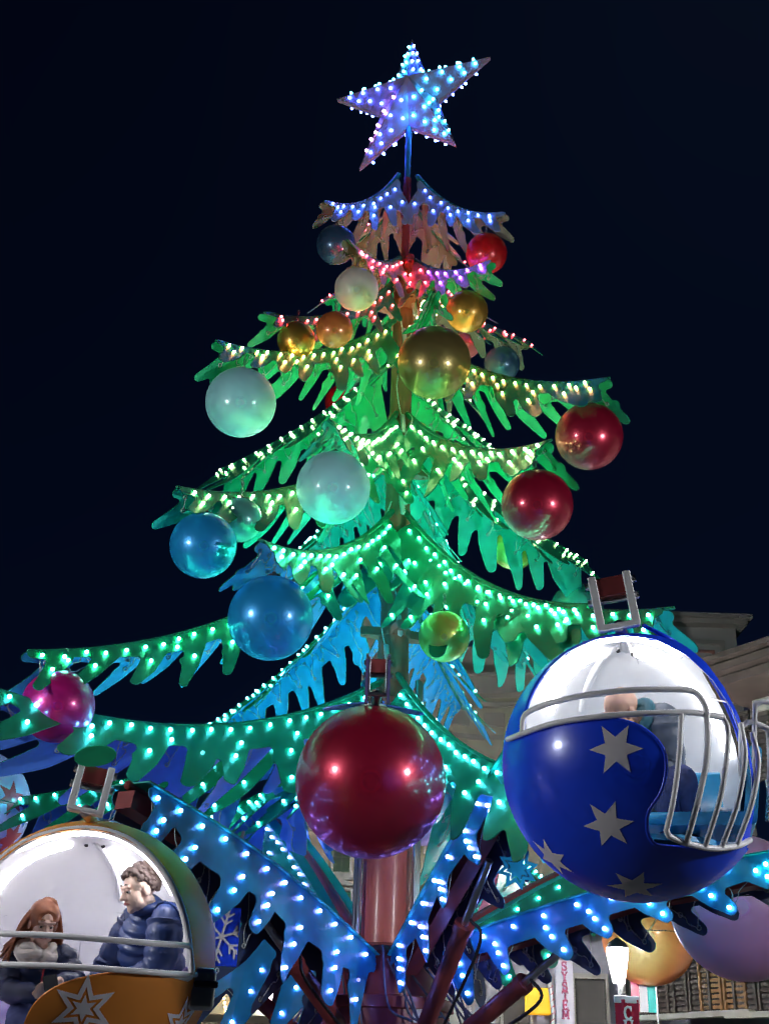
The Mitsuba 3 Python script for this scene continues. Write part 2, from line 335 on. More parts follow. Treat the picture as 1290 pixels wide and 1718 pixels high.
# third tier
t2 = dict(step=0.185, r=0.016, phi=29, k=38.0)
tier('2l', 480, 447, 524, 2.05, F_, 0.62, 5, C_RED, 'm_lining_green', **t2)
tier('2r', 480, 886, 574, 2.0, B_, 0.66, 5, C_RED, 'm_lining_olive', **t2)
tier('2bl', 490, 600, 640, 2.0, B_, 0.8, 5, C_WARM, 'm_lining_green', **t2)
tier('2br', 500, 770, 660, 1.9, B_, 0.8, 5, C_WARM, 'm_lining_olive', **t2)
# fourth tier: warm white
tier('3l', 548, 363, 571, 2.75, F_, 0.8, 8, C_WARM, 'm_lining_green', **t2)
tier('3r', 560, 1022, 634, 2.9, F_, 0.82, 8, C_WARM, 'm_lining_green', **t2)
tier('3f', 600, 728, 490, 2.1, F_, 0.62, 5, C_WARM, 'm_lining_green', **t2)
tier('3bl', 600, 367, 790, 2.9, B_, 0.85, 8, C_GOLDWHITE, 'm_lining_green', **t2)
tier('3br', 640, 822, 748, 2.3, B_, 0.8, 5, C_GOLDWHITE, 'm_lining_green', **t2)
# fifth tier
t4 = dict(step=0.19, r=0.0165, phi=31, k=40.0)
tier('4fl', 705, 552, 704, 2.3, F_, 0.78, 7, C_GOLDWHITE, 'm_lining_teal', **t4)
tier('4l', 735, 297, 817, 3.2, F_, 0.82, 8, C_GOLDWHITE, 'm_lining_teal', **t4)
tier('4r', 705, 925, 738, 2.7, F_, 0.85, 7, C_GOLDWHITE, 'm_lining_green', **t4)
tier('4br', 715, 986, 943, 3.3, B_, 1.0, 8, C_GOLDWHITE, 'm_lining_teal', **t4)
tier('4bl', 760, 500, 925, 2.8, B_, 0.85, 7, C_GREEN, 'm_lining_teal', **t4)
tier('4b', 770, 770, 965, 2.6, B_, 0.8, 6, C_GREEN, 'm_lining_teal', **t4)
# sixth tier: green white
t5 = dict(step=0.19, r=0.0175, k=52.0)
tier('5fl', 868, 436, 906, 3.0, F_, 0.85, 8, C_GREEN, 'm_lining_blue', **t5)
tier('5l', 880, 48, 1092, 4.1, F_, 0.74, 10, C_GREEN, 'm_lining_blue', **t5)
tier('5r', 868, 1000, 1014, 3.0, F_, 1.1, 8, C_GREEN, 'm_lining_teal', **t5)
tier('5bl', 940, 335, 1228, 4.2, B_, 0.85, 10, C_CYAN, 'm_lining_blue', **t5)
tier('5br', 940, 778, 1190, 4.0, B_, 0.95, 8, C_CYAN, 'm_lining_blue', **t5)
tier('5rr', 900, 1130, 1020, 3.9, F_, 0.9, 8, C_GREEN, 'm_lining_teal', **t5)
tier('5rb', 930, 965, 1100, 4.0, B_, 1.05, 8, C_GREEN, 'm_lining_teal', **t5)
# lowest tier: cyan, sweeping out towards the gondolas
t6 = dict(step=0.215, r=0.019, k=54.0)
tier('6l', 1150, -75, 1130, 4.7, F_, 1.0, 9, C_CYAN, 'm_lining_violet', single=True, sag=.55, **t6)
tier('6r', 1140, 1010, 1300, 4.2, F_, 1.1, 8, C_CYAN, 'm_lining_blue', single=True, sag=.1, **t6)
tier('6bl', 1200, 352, 1398, 4.4, B_, 1.15, 7, C_CYAN, 'm_lining_violet', **t6)
tier('6ll', 1190, -10, 1345, 4.9, B_, 1.1, 8, C_CYAN, 'm_lining_violet', **t6)
tier('6br', 1200, 905, 1470, 4.4, B_, 1.15, 7, C_CYAN, 'm_lining_teal', **t6)
tier('6bm', 1215, 200, 1425, 4.6, B_, 1.0, 8, C_CYAN, 'm_lining_violet', **t6)
tier('6bq', 1205, 1010, 1400, 4.6, B_, 1.0, 8, C_CYAN, 'm_lining_blue', **t6)

# ------------------------------------------------------------------ the column
def column(py0, py1, r, mat, sides=24, r2=None, **kw):
    return add(TREE + '__column', sweep([V(AX, TREE_Y, axis_z(py0)), V(AX, TREE_Y, axis_z(py1))], [r, r2 or r], sides, False), mat, smooth=30, **kw)
column(1592, 1180, .235, 'm_trunk_pink', 28)
column(1180, 1066, .165, 'm_trunk', 28)
column(1066, 860, .148, 'm_trunk', 28)
column(860, 700, .14, 'm_trunk')
column(700, 455, .125, 'm_trunk')
column(455, 300, .05, 'm_maroon', 16)
column(305, 205, .042, 'm_leaf_blue', 16)
def collar(py, r, h, lugs, mat, rot=0.0):
    c = V(AX, TREE_Y, axis_z(py)); shape = Point(0, 0).buffer(r, 12)
    for k in range(lugs):
        a = rot + k * 2 * math.pi / lugs; p = V(math.cos(a), math.sin(a)) * r * 1.75
        lug = unary_union([Point(0, 0).buffer(r * .55, 8), Point(p).buffer(r * .3, 8)]).convex_hull.difference(Point(p).buffer(0.022, 8)); shape = shape.union(lug)
    m = extrude(shape, h); m.apply_translation(c - V(0, 0, h / 2)); add(TREE + '__collar', m, mat, smooth=25)
for py, r, mat in ((1066, .18, 'm_trunk'), (790, .17, 'm_trunk'), (520, .20, 'm_trunk'), (455, .15, 'm_maroon')):
    collar(py, r, .09, 4, mat, 0.25)
zb, zt = axis_z(1592), axis_z(1150)
for a in (-160, -148, -35, -20, -28, 60, 120):
    p = V(AX + .315 * math.cos(math.radians(a)), TREE_Y + .315 * math.sin(math.radians(a)), 0)
    add(TREE + '__chrome_pipe', cyl(p + V(0, 0, zb), p + V(0, 0, zt), .024, 12), 'm_chrome', smooth=30)
# base: maroon slewing drum, ring, pedestal
zc = lambda py: axis_z(py)
prof = [(0, 0.0), (1.5, 0.0), (1.5, .5), (.62, .62), (.62, zc(1700)), (.66, zc(1700) + .01), (.66, zc(1680)), (.50, zc(1675)), (.50, zc(1605)), (.46, zc(1596)), (.30, zc(1588)), (0, zc(1588))]
add(TREE + '__pedestal', trimesh.creation.revolve(np.array(prof), sections=48, transform=trimesh.transformations.translation_matrix([AX, TREE_Y, 0])), 'm_maroon', smooth=30)
jb = box_at(V(AX + .30, TREE_Y - .52, zc(1700)), (.11, .07, .22), .2, .012); add(TREE + '__switch_box', jb, 'm_white', smooth=30)
cables = []
for k in range(16):
    a = math.radians(rng.uniform(190, 350)); p = V(AX + .56 * math.cos(a), TREE_Y + .56 * math.sin(a), zc(rng.uniform(1590, 1640)))
    q = V(AX + .95 * math.cos(a + .3), TREE_Y + .95 * math.sin(a + .3), zc(1730) + rng.uniform(-.1, .1))
    cables.append(sweep(spline([p, (p + q) / 2 + V(rng.uniform(-.15, .15), rng.uniform(-.1, .1), rng.uniform(-.3, .1)), q], 14), 0.011, 6))
add(TREE + '__cables', cat(cables), 'm_cable', smooth=True, kind='stuff')
# loose cables and connectors up the column
cab = []
for k in range(12):
    py = [470, 520, 560, 640, 700, 760, 800, 850, 900, 960, 1000, 1040][k]; a = math.radians(rng.uniform(200, 340)); r = .15
    p = V(AX + r * math.cos(a), TREE_Y + r * math.sin(a), zc(py)); a2 = a + rng.uniform(-.5, .5)
    q = V(AX + (r + .05) * math.cos(a2), TREE_Y + (r + .05) * math.sin(a2), zc(py) - rng.uniform(.3, .7)); m = (p + q) / 2 + V(math.cos(a), math.sin(a), 0) * rng.uniform(.06, .2)
    cab.append(sweep(spline([p, m, q], 12), .008, 6)); cab.append(sweep([q + V(.01, -.02, 0), q + V(.03, -.05, -.2)], [.03, .028], 10))
add(TREE + '__connectors', cat(cab), 'm_wire', smooth=True, kind='stuff')

# ------------------------------------------------------------------ the star on top
def star():
    yaw = math.radians(-9); n = V(-math.sin(yaw) * -1, -math.cos(yaw), 0); n = nz(V(math.sin(yaw), -math.cos(yaw), 0)); ex = nz(np.cross(V(0, 0, 1), n)); ez = V(0, 0, 1)
    c0 = V(AX, TREE_Y, axis_z(160))
    def onplane(px, py):
        d = ray(px, py); t = ((c0 - EYE) @ n) / (d @ n); q = EYE + d * t - c0; return V(q @ ex, q @ ez)
    tips = [onplane(*q) for q in ((692, 67), (823, 97), (765, 244), (603, 285), (566, 168))]
    def cross2(a, b, c, d):
        A = np.array([b - a, -(d - c)]).T; return a + (b - a) * np.linalg.solve(A, c - a)[0]
    inn = [cross2(tips[k], tips[(k + 2) % 5], tips[(k + 1) % 5], tips[(k - 1) % 5]) for k in range(5)]
    cen = np.mean(tips, axis=0); W = lambda q, h: c0 + ex * q[0] + ez * q[1] + n * h
    rim = []
    for k in range(5): rim += [tips[k], inn[k]]
    # the front cone's apex leans towards the viewer
    front, back = W(cen, .46), W(cen, -.46)
    v, f = [], []
    for sgn, ap in ((1, front), (-1, back)):
        for k in range(10):
            a, b = W(rim[k], .03 * sgn), W(rim[(k + 1) % 10], .03 * sgn); i = len(v); v += [ap, a, b]; f.append([i, i + 2, i + 1] if sgn > 0 else [i, i + 1, i + 2])
    for k in range(10):
        a, b, c, d = W(rim[k], .03), W(rim[(k + 1) % 10], .03), W(rim[(k + 1) % 10], -.03), W(rim[k], -.03); i = len(v); v += [a, b, c, d]; f += [[i, i + 1, i + 2], [i, i + 2, i + 3]]
    key = add(TREE + '__star', trimesh.Trimesh(np.array(v), np.array(f), process=False), 'm_star')
    labels[key] = {'label': 'pale five-pointed faceted star studded with blue lights'}
    blue, cyan, pink = [], [], []
    for sgn, ap in ((1, front), (-1, back)):
        for k in range(10):
            a, b = W(rim[k], .03 * sgn), W(rim[(k + 1) % 10], .03 * sgn); tip, inner = (a, b) if k % 2 == 0 else (b, a)
            fn = nz(np.cross(a - ap, b - ap)); fn = fn if fn @ (n * sgn) > 0 else -fn
            for (s, t) in ((.14, .22), (.12, .62), (.36, .12), (.36, .42), (.58, .09), (.56, .31), (.77, .1)):
                p = ap * (1 - s - t) + tip * s + inner * t
                (pink if k == 6 and sgn > 0 else cyan if k in (1, 2, 3, 8, 9, 4) and sgn > 0 else blue).append(p + fn * .02)
    put_bulbs(key, cyan, .021, (0.03, .42, 1.0), 50, False); put_bulbs(key, pink, .021, (0.75, .30, .9), 26, False); put_bulbs(key, blue, .021, (0.03, .07, 1.0), 66, False)
star()
# ------------------------------------------------------------------ hanging baubles
BALL = trimesh.creation.icosphere(subdivisions=4, radius=1.0); ball_ply = {}
def link(c, ax, r=.022, t=.005):
    x = nz(np.cross(ax, [0, 0, 1])); ring = [c + x * r * .55 * math.cos(a) + V(0, 0, 1) * r * math.sin(a) for a in np.linspace(0, 2 * math.pi, 11)]
    return sweep(ring, t, 5, False)
def bauble(px, py, dia, mat, depth, label, hang=None, chain=True):
    c = at_depth(px, py, depth); r = dia / 2 / FPX * depth
    key = thing('bauble', label, 'bauble', 'baubles hanging on the tree')
    if mat not in ball_ply: ball_ply[mat] = mikit.ply(BALL, mat, smooth=True)
    scene[key + '__ball'] = {**ball_ply[mat], 'to_world': T4().translate(c.tolist()).scale(float(r))}
    cap = trimesh.creation.revolve(np.array([(0, .0), (.17, 0), (.17, .10), (.12, .13), (.05, .14), (.05, .2), (0, .2)]) * r, sections=20); cap.apply_translation(c + V(0, 0, r * .965))
    add(key + '__cap', cap, 'm_black', smooth=30)
    top = c + V(0, 0, r * 1.15); L = (hang if hang else .15); ls = []
    k = 0
    while k * .034 < L: ls.append(link(top + V(0, 0, k * .034), V(1, 0, 0) if k % 2 else V(0.3, 1, 0))); k += 1
    if chain and ls: add(key + '__chain', cat(ls), 'm_steel', smooth=True)
    return key
dp = lambda n: depth_of(TIPS[n])
bauble(564, 410, 66, 'm_ball_navy', dp('0l') - .1, 'dark blue bauble with a red patch of light, highest on the left under the star')
bauble(816, 425, 69, 'm_ball_bright_red', dp('0r'), 'plain bright red bauble, highest on the right under the star')
bauble(598, 485, 74, 'm_ball_cream', dp('1l'), 'small white pearl bauble under the red lights near the top')
bauble(783, 522, 71, 'm_ball_gold', dp('1r'), 'small gold bauble under the violet lights near the top')
bauble(497, 571, 64, 'm_ball_gold', dp('2l') , 'gold bauble half hidden behind the upper left branch')
bauble(561, 553, 62, 'm_ball_orange', dp('3l') + .5, 'orange red bauble just below the small white pearl bauble')
bauble(842, 610, 60, 'm_ball_navy', dp('2r') - .1, 'dim grey-blue bauble behind the upper right branch with warm lights')
bauble(783, 578, 46, 'm_ball_pink', dp('2br') - .3, 'pink bauble peeping out beside the big bronze bauble')
bauble(728, 608, 123, 'm_ball_bronze', dp('3f') , 'large bronze bauble in front of the column, green light on its underside')
bauble(404, 675, 118, 'm_ball_pearl', dp('3l'), 'large white bauble with blue sheen hanging from the upper left branch')
bauble(988, 732, 113, 'm_ball_red', dp('3r'), 'dark red bauble hanging from the end of the upper right branch')
bauble(575, 675, 60, 'm_ball_bright_red', dp('2bl') + .2, 'red bauble mostly hidden behind the left branches near the column')
bauble(559, 818, 124, 'm_ball_pearl', dp('4fl'), 'large white bauble with aqua sheen in front of the middle branches')
bauble(341, 915, 112, 'm_ball_blue', dp('4l'), 'blue bauble hanging from the middle left branch')
bauble(402, 872, 76, 'm_ball_teal', dp('4l') + .45, 'teal bauble behind the blue bauble of the middle left branch')
bauble(901, 847, 120, 'm_ball_red', dp('4r') - .2, 'raspberry red bauble with green reflections under the middle right branch')
bauble(862, 916, 80, 'm_ball_lime', dp('4br') - .2, 'yellow-green bauble half hidden behind the middle right branch')
bauble(712, 722, 46, 'm_ball_lime', dp('3br') + .3, 'small yellow bauble deep among the branches right of the column')
bauble(454, 1037, 143, 'm_ball_blue', dp('5fl'), 'biggest blue bauble with a bright highlight in front of the lower left branch')
bauble(97, 1185, 122, 'm_ball_magenta', dp('5l'), 'raspberry bauble with magenta sheen at the far end of the lower left branch')
bauble(745, 1068, 86, 'm_ball_lime', dp('5r') + 1.0, 'yellow-green bauble hanging right of the column low in the tree')
bauble(968, 1022, 88, 'm_ball_teal', dp('4br') + .2, 'dark teal bauble behind the lower right branch next to the blue cabin')

# ------------------------------------------------------------------ floodlights left and right of the ride (their reflections show on the baubles)
def floodlight(x, y, z, aim, label, k=400):
    key = thing('floodlight', label, 'floodlight'); p = V(x, y, z); d = nz(np.asarray(aim) - p)
    add(key + '__mast', cyl(V(x, y, 0), V(x, y, z - .25), .05, 16), 'm_steel', smooth=30)
    s = nz(np.cross(d, V(0, 0, 1))); u = np.cross(s, d)
    M = frame_matrix(p, s, u, d)
    h = rbox(.5, .42, .14, .02); h.apply_translation((0, 0, -.075)); h.apply_transform(M); add(key + '__housing', h, 'm_black', smooth=30)
    br = cat([bar(p - s * .28 - V(0, 0, .05), p - s * .28 - V(0, 0, .28), .02, .05), bar(p + s * .28 - V(0, 0, .05), p + s * .28 - V(0, 0, .28), .02, .05), bar(p - s * .29 - V(0, 0, .28), p + s * .29 - V(0, 0, .28), .05, .02)])
    add(key + '__bracket', br, 'm_steel')
    q = trimesh.Trimesh([[-.2, -.16, 0], [.2, -.16, 0], [.2, .16, 0], [-.2, .16, 0]], [[0, 1, 2], [0, 2, 3]], process=False); q.apply_translation((0, 0, .004)); q.apply_transform(M)
    add(key + '__lens', q, 'm_bulb', emitter=led((.95, .97, 1.0), k, 160))
floodlight(-6.5, 4.5, 4.6, (AX, 11, 5), 'black floodlight on a mast left of the ride')
floodlight(6.5, 4.5, 4.6, (AX, 11, 5), 'black floodlight on a mast right of the ride')
# ------------------------------------------------------------------ ride arms with leaf panels
paint('m_lining_dark', (0.045, 0.07, 0.16), 0.45, coat=0.3, vary=0.2)
paint('m_arm_leaf', (0.018, 0.24, 0.42), 0.33, coat=0.5, vary=0.3, scale=5)
paint('m_arm_top', (0.02, 0.36, 0.27), 0.35, coat=0.5, vary=0.1)
def ride_arm(label, a, b, w, nf, col, k=44.0, single=False, piston=0.45, fat=None, step=.26, off=.16, slant=.75, u0=0.0, dark=True, leaf='m_arm_leaf'):
    key = thing('ride_sweep', label, 'ride sweep', 'arms of the ride that carry the cabins')
    a, b = np.asarray(a, float), np.asarray(b, float); u = np.linspace(0, 1, 30)[:, None]; sp = a + (b - a) * u + V(0, 0, 1) * (0.10 * np.sin(u * math.pi))
    branch(sp, w, nf, col, k, 'm_lining_dark' if dark else 'm_lining_blue', leaf, phi=6, single=single, holder=key, name='beam', rows=1, r=.0175, step=step, fat=fat, off=off, hang=.75, slant=slant, taper=.25, bar_mat='m_maroon', bar_w=(.16, .16), tongue=.0, body=.48, u0=u0)
    t = nz(b - a); s = nz(np.cross(t, V(0, 0, 1))); n = np.cross(s, t)
    cv = cat([bar(p + n * .012, q + n * .012, 2 * off + .06, .012, n) for p, q in zip(sp[:-1], sp[1:])]); add(key + '__top_cover', cv, 'm_arm_top', smooth=30)
    bx = cat([bar(p - n * .11, q - n * .11, .15, .13, n) for p, q in ((sp[0], sp[15]), (sp[15], sp[29]))]); add(key + '__box_beam', bx, 'm_maroon')
    if piston:
        m = a + (b - a) * piston - n * .26; base = V(AX, TREE_Y, 0) + nz(V(a[0] - AX, a[1] - TREE_Y, 0)) * .95 + V(0, 0, zc(1735)); mid = base + (m - base) * .62
        add(key + '__cylinder', cat([cyl(base, mid, .075, 18), cyl(mid - nz(m - base) * .04, mid + nz(m - base) * .03, .088, 18)]), 'm_maroon', smooth=30)
        add(key + '__piston_rod', cyl(mid, m, .034, 14), 'm_chrome', smooth=30)
        add(key + '__hose', sweep(spline([base + V(.1, -.1, -.1), mid + V(.12, -.12, -.15), mid + V(.05, -.08, .05)], 14), .014, 6), 'm_black', smooth=True)
    return key
GD = 6.82
near_far = lambda p: C_LILAC if math.hypot(p[0] - AX, p[1] - TREE_Y) < 2.9 else (.10, .36, 1.0) if math.hypot(p[0] - AX, p[1] - TREE_Y) < 4.0 else (.08, .62, .85)
hub = lambda px, py, y: at_y(px, py, y)
ride_arm('lit blue arm rising left to the orange cabin', hub(606, 1606, 11.5), at_depth(216, 1318, 8.5), .86, 7, near_far, single=True, fat=.10, step=.28)
ride_arm('lit blue arm rising steeply behind the blue cabin', hub(682, 1608, 11.5), at_depth(1000, 1090, 8.8), .60, 8, near_far, single=True, fat=.085, step=.32)
ride_arm('long lit teal arm reaching right below the blue cabin', hub(742, 1596, 11.55), at_depth(1420, 1418, 8.6), .50, 8, near_far, single=True, fat=.085, step=.34, dark=True, piston=.33, slant=1.05)
ride_arm('green lit arm behind the long teal arm on the right', hub(738, 1582, 12.3), at_depth(1120, 1400, 14.2), .8, 6, C_CYAN, fat=.13, step=.34, leaf='m_leaf', piston=0)
ride_arm('steep teal arm with a row of lights left of the column', hub(612, 1600, 12.4), at_depth(452, 1362, 14.6), .8, 6, C_LILAC, fat=.12, step=.2, leaf='m_leaf', piston=0)
ride_arm('low blue arm pointing left behind the orange cabin', hub(590, 1580, 12.2), at_depth(170, 1560, 13.2), 1.0, 7, near_far, fat=.15, step=.4, piston=.5)

# ------------------------------------------------------------------ cabins
def snow(n_out, r):                                     # a star-shaped snowflake outline with a cut-out star
    return star_poly(6, r, r * .45, math.pi / 6).difference(star_poly(6, r * .62, r * .27, math.pi / 6)).union(star_poly(6, r * .40, r * .18, math.pi / 6))
class Cabin:
    def __init__(s, label, px, py, depth, R, mat, category='cabin'):
        s.C, s.R, s.D, s.mat = at_depth(px, py, depth), R, depth, mat
        s.key = thing('ride_cabin', label, category, 'ball-shaped cabins of the ride')
        s.w = nz(EYE - s.C); s.x = nz(np.cross(V(0, 0, 1), s.w)); s.u = np.cross(s.w, s.x); s.M = frame_matrix(s.C, s.x, s.u, s.w)
    def hit(s, px, py, rho=1.0, front=True):
        d = nz(ray(px, py)); o = EYE - s.C; b = o @ d; q = b * b - (o @ o - (rho * s.R) ** 2)
        return EYE + d * (-b + (-1 if front else 1) * math.sqrt(max(q, 0)))
    def loc(s, p): p = np.asarray(p) - s.C; return V(p @ s.x, p @ s.u, p @ s.w)
    def shell(s, r0, r1, cut, side=None):
        m = m3.Manifold.sphere(r0, 96) - m3.Manifold.sphere(r1, 96)
        if cut is not None: m = m - m3.Manifold.extrude(m3.CrossSection([np.array(orient(cut).exterior.coords)[:-1]]), s.R * 1.3).translate([0, 0, -.06 * s.R])
        if side is not None: m = m - m3.Manifold.extrude(m3.CrossSection([np.array(orient(side).exterior.coords)[:-1]]), s.R * 2.6).translate([0, 0, -1.3 * s.R])
        t = tm(m); t.apply_transform(s.M); return t
    def bracket(s, px, py, w, h, mat='m_white', tilt=0.0):
        """The hanger on top of the cabin: a U-frame with its block, bolts and pin."""
        c = at_depth(px, py, s.D); z = nz(s.u + tilt * s.x); x = nz(np.cross(z, s.w) * -1); x = nz(np.cross(s.w, z) * -1); x = np.cross(z, np.cross(x, z)); y = np.cross(z, x); fr = []
        M = frame_matrix(c, x, y, z)
        for sx in (-1, 1):
            b = rbox(w * .2, .16, h, .008); b.apply_translation((sx * w * .42, 0, 0)); fr.append(b)
        b = rbox(w, .16, h * .10, .008); b.apply_translation((0, 0, -h * .46)); fr.append(b); m = cat(fr); m.apply_transform(M); add(s.key + '__hanger', m, mat, smooth=30)
        b = rbox(w * .66, .13, h * .36, .008); b.apply_translation((0, 0, h * .27)); b.apply_transform(M); add(s.key + '__hanger_block', b, 'm_maroon', smooth=30)
        pins = []
        for zz in (.36, .05): q = cyl(V(-w * .62, 0, h * zz), V(w * .62, 0, h * zz), .022, 14); pins.append(q)
        m = cat(pins); m.apply_transform(M); add(s.key + '__hanger_pin', m, 'm_steel', smooth=30)
        top = s.C + V(0, 0, s.R * .97); add(s.key + '__stem', cyl(top - V(0, 0, .02), c - z * h * .45, .035, 16), 'm_steel', smooth=30)
        add(s.key + '__top_plate', cyl(top - V(0, 0, .0), top + V(0, 0, .025), .12, 24), 'm_steel', smooth=30)
    def tube(s, name, pts, r, mat, rho=None, front=True, n=40, **kw):
        p = [s.hit(*q, rho, front) if rho else np.asarray(q) for q in pts]; return add(s.key + '__' + name, sweep(spline(p, n), r, 10), mat, smooth=True, **kw)
    def decal(s, name, poly, px, py, mat, rho=1.004, rot=0.0):
        c = s.hit(px, py); n = nz(c - s.C); x = nz(np.cross(s.u, n)); y = np.cross(n, x); v, f = tri2d(affinity.rotate(poly, rot, origin=(0, 0)))
        m = trimesh.Trimesh(np.c_[v, np.zeros(len(v))], ccw(v, f), process=False).subdivide_to_size(.05); q = m.vertices
        p = c + q[:, :1] * x + q[:, 1:2] * y; d = p - s.C; d /= np.linalg.norm(d, axis=1, keepdims=True)
        outer, inn = s.C + d * s.R * rho, s.C + d * s.R * 1.0005
        add(s.key + '__' + name, trimesh.Trimesh(outer, m.faces, process=False), mat, smooth=True)
    def closed(s, seam=True):
        m = trimesh.creation.icosphere(subdivisions=5, radius=s.R); m.apply_translation(s.C); add(s.key + '__shell', m, s.mat, smooth=True)
        if seam:
            a = np.linspace(0, 2 * math.pi, 73); add(s.key + '__seam', sweep([s.C + s.R * 1.001 * V(math.cos(t), math.sin(t), .0) for t in a], .006, 6, False), 'm_black', smooth=True)

# --- the blue cabin, right
cb = Cabin('blue ball cabin with white stars, a bald man inside and a steel door grille', 1064, 1284, GD, .752, 'm_cabin_blue')
opening = [(880, 1206), (892, 1165), (915, 1128), (950, 1096), (1000, 1073), (1050, 1066), (1100, 1073), (1150, 1098), (1195, 1140), (1228, 1190), (1252, 1250), (1262, 1310), (1258, 1370), (1240, 1416),
           (1180, 1424), (1110, 1420), (1092, 1410), (1085, 1390), (1088, 1362), (1108, 1330), (1117, 1295), (1114, 1262), (1098, 1238), (1072, 1219), (1040, 1209), (1005, 1207), (960, 1212), (915, 1220), (882, 1232)]
cut = Polygon([cb.loc(cb.hit(*q))[:2] for q in opening]).buffer(0)
def plane(s, px, py):                                   # a line of sight on the plane through the cabin's centre
    d = ray(px, py); t = ((s.C - EYE) @ s.w) / (d @ s.w); return s.loc(EYE + d * t)[:2]
edge = [(1080, 1050), (1125, 1073), (1152, 1093), (1180, 1120), (1206, 1160), (1228, 1205), (1243, 1250), (1252, 1300), (1255, 1350), (1250, 1400), (1246, 1424)]
side = Polygon([plane(cb, *q) for q in edge + [(1340, 1424), (1340, 1000), (1120, 1000)]])
add(cb.key + '__shell', cb.shell(cb.R, cb.R - .012, cut, side), 'm_cabin_blue', smooth=30)
add(cb.key + '__inner_shell', cb.shell(cb.R - .012, cb.R - .034, cut, side), 'm_inner', smooth=30)
ring = [cb.hit(*q, .992) for q in opening]; add(cb.key + '__opening_trim', sweep(spline(ring[14:] + ring[:7], 120), .011, 8), 'm_cabin_blue', smooth=True)
add(cb.key + '__opening_trim', sweep(spline([cb.hit(*q, .985, False) for q in edge], 60), .013, 8), 'm_cabin_blue', smooth=True)
for q, rr, ro in (((1033, 1257), .142, 0), ((1020, 1384), .138, 6), ((1064, 1488), .15, 4), ((926, 1440), .14, 10)):
    cb.decal('star_decal', star_poly(6, rr, rr * .44, 0), *q, 'm_decal', rot=ro)
rail = .016
cb.tube('rail', [(852, 1241), (880, 1230), (930, 1214), (1000, 1203), (1090, 1197), (1160, 1196), (1213, 1204)], rail, 'm_rail', 1.02)
cb.tube('rail', [(876, 1226), (878, 1205), (888, 1194), (920, 1181), (980, 1167), (1060, 1158), (1140, 1157), (1165, 1162), (1180, 1180), (1186, 1205), (1186, 1270), (1172, 1340), (1152, 1413)], rail, 'm_rail', 1.03, n=80)
for pts in ([(1143, 1200), (1139, 1270), (1130, 1340), (1118, 1394)], [(1213, 1204), (1221, 1225), (1219, 1270), (1208, 1340), (1183, 1420)], [(1243, 1216), (1250, 1270), (1238, 1345), (1210, 1424)],
            [(1262, 1232), (1272, 1280), (1262, 1345), (1236, 1419)]):
    cb.tube('door_bar', pts, rail * .9, 'm_rail', 1.02)
cb.tube('door_rail', [(1118, 1394), (1124, 1404), (1150, 1415), (1195, 1424), (1236, 1420), (1258, 1410)], rail, 'm_rail', 1.02)
# the second gate leaf, swung open past the side of the ball
o1 = cb.C + cb.x * .70 * cb.R / .75 * .75 + cb.w * .30
gate = lambda px, py, dd=-.42: at_depth(px, py, GD + dd)
for pts in ([(1243, 1300), (1243, 1232), (1249, 1216), (1262, 1212), (1290, 1224), (1330, 1250)], [(1266, 1350), (1266, 1196), (1272, 1181), (1284, 1178), (1310, 1186), (1345, 1215)], [(1288, 1375), (1291, 1290), (1289, 1228)], [(1312, 1370), (1316, 1290), (1312, 1240)],
            [(1236, 1419), (1262, 1350), (1266, 1300)], [(1204, 1358), (1238, 1365)]):
    cb.tube('gate_bar', [gate(*q) for q in pts], rail * .9, 'm_rail', n=24)
# inside: lamps, seat, back rest
cb.tube('light_tube', [(1066, 1098), (1110, 1117), (1158, 1156), (1196, 1210), (1222, 1268)], .016, 'm_bulb', .93, False, emitter=led((1, 1, 1), 9, 70))
cb.tube('light_tube', [(1010, 1096), (970, 1120), (938, 1160), (925, 1195)], .016, 'm_bulb', .93, False, emitter=led((1, 1, 1), 9, 70))
for q in ((1037, 1092), (1062, 1098)): add(cb.key + '__ceiling_bolt', trimesh.creation.icosphere(subdivisions=2, radius=.014, face_colors=None).apply_translation(cb.hit(*q, .95, False)), 'm_black', smooth=True)
cb.tube('ceiling_rib', [(1030, 1085), (1005, 1110), (985, 1150), (975, 1190)], .03, 'm_inner', .97, False)
cb.tube('rim_light', [(918, 1136), (952, 1103), (1000, 1081), (1050, 1074), (1098, 1081), (1140, 1100)], .010, 'm_bulb', .955, True, emitter=led((1, 1, 1), 18, 60))
for pts in ([(1062, 1085), (1075, 1130), (1082, 1200), (1080, 1300)], [(905, 1180), (960, 1172), (1060, 1166), (1160, 1168), (1230, 1180)]): cb.tube('panel_joint', pts, .005, 'm_steel', .966, False)
def seat_mesh(c, wx, wy, hz, back, xdir, ydir):
    prof = LineString([(-wy, 0), (wy * .7, 0), (wy * .95, back)]).buffer(.035, 6); m = extrude(prof, wx); m.apply_translation((0, 0, -wx / 2))
    m.apply_transform(frame_matrix(c, -ydir, V(0, 0, 1), np.cross(-ydir, V(0, 0, 1)))); return m
hz_w = nz(V(cb.w[0], cb.w[1], 0)); sx = nz(np.cross(V(0, 0, 1), hz_w))
add(cb.key + '__seat', seat_mesh(cb.C + sx * .18 - hz_w * .10 - V(0, 0, .34), .62, .26, .0, .34, sx, hz_w), 'm_seat', smooth=30)
add(cb.key + '__seat', seat_mesh(cb.C + sx * .42 + hz_w * .02 - V(0, 0, .36), .46, .24, .0, .36, hz_w, -sx), 'm_seat', smooth=30)
fl = trimesh.creation.cylinder(.50, .03, sections=48); fl.apply_translation(cb.C - V(0, 0, .50)); add(cb.key + '__floor', fl, 'm_seat', smooth=30)
cb.bracket(1030, 1010, .235, .31, 'm_white', tilt=-.14)

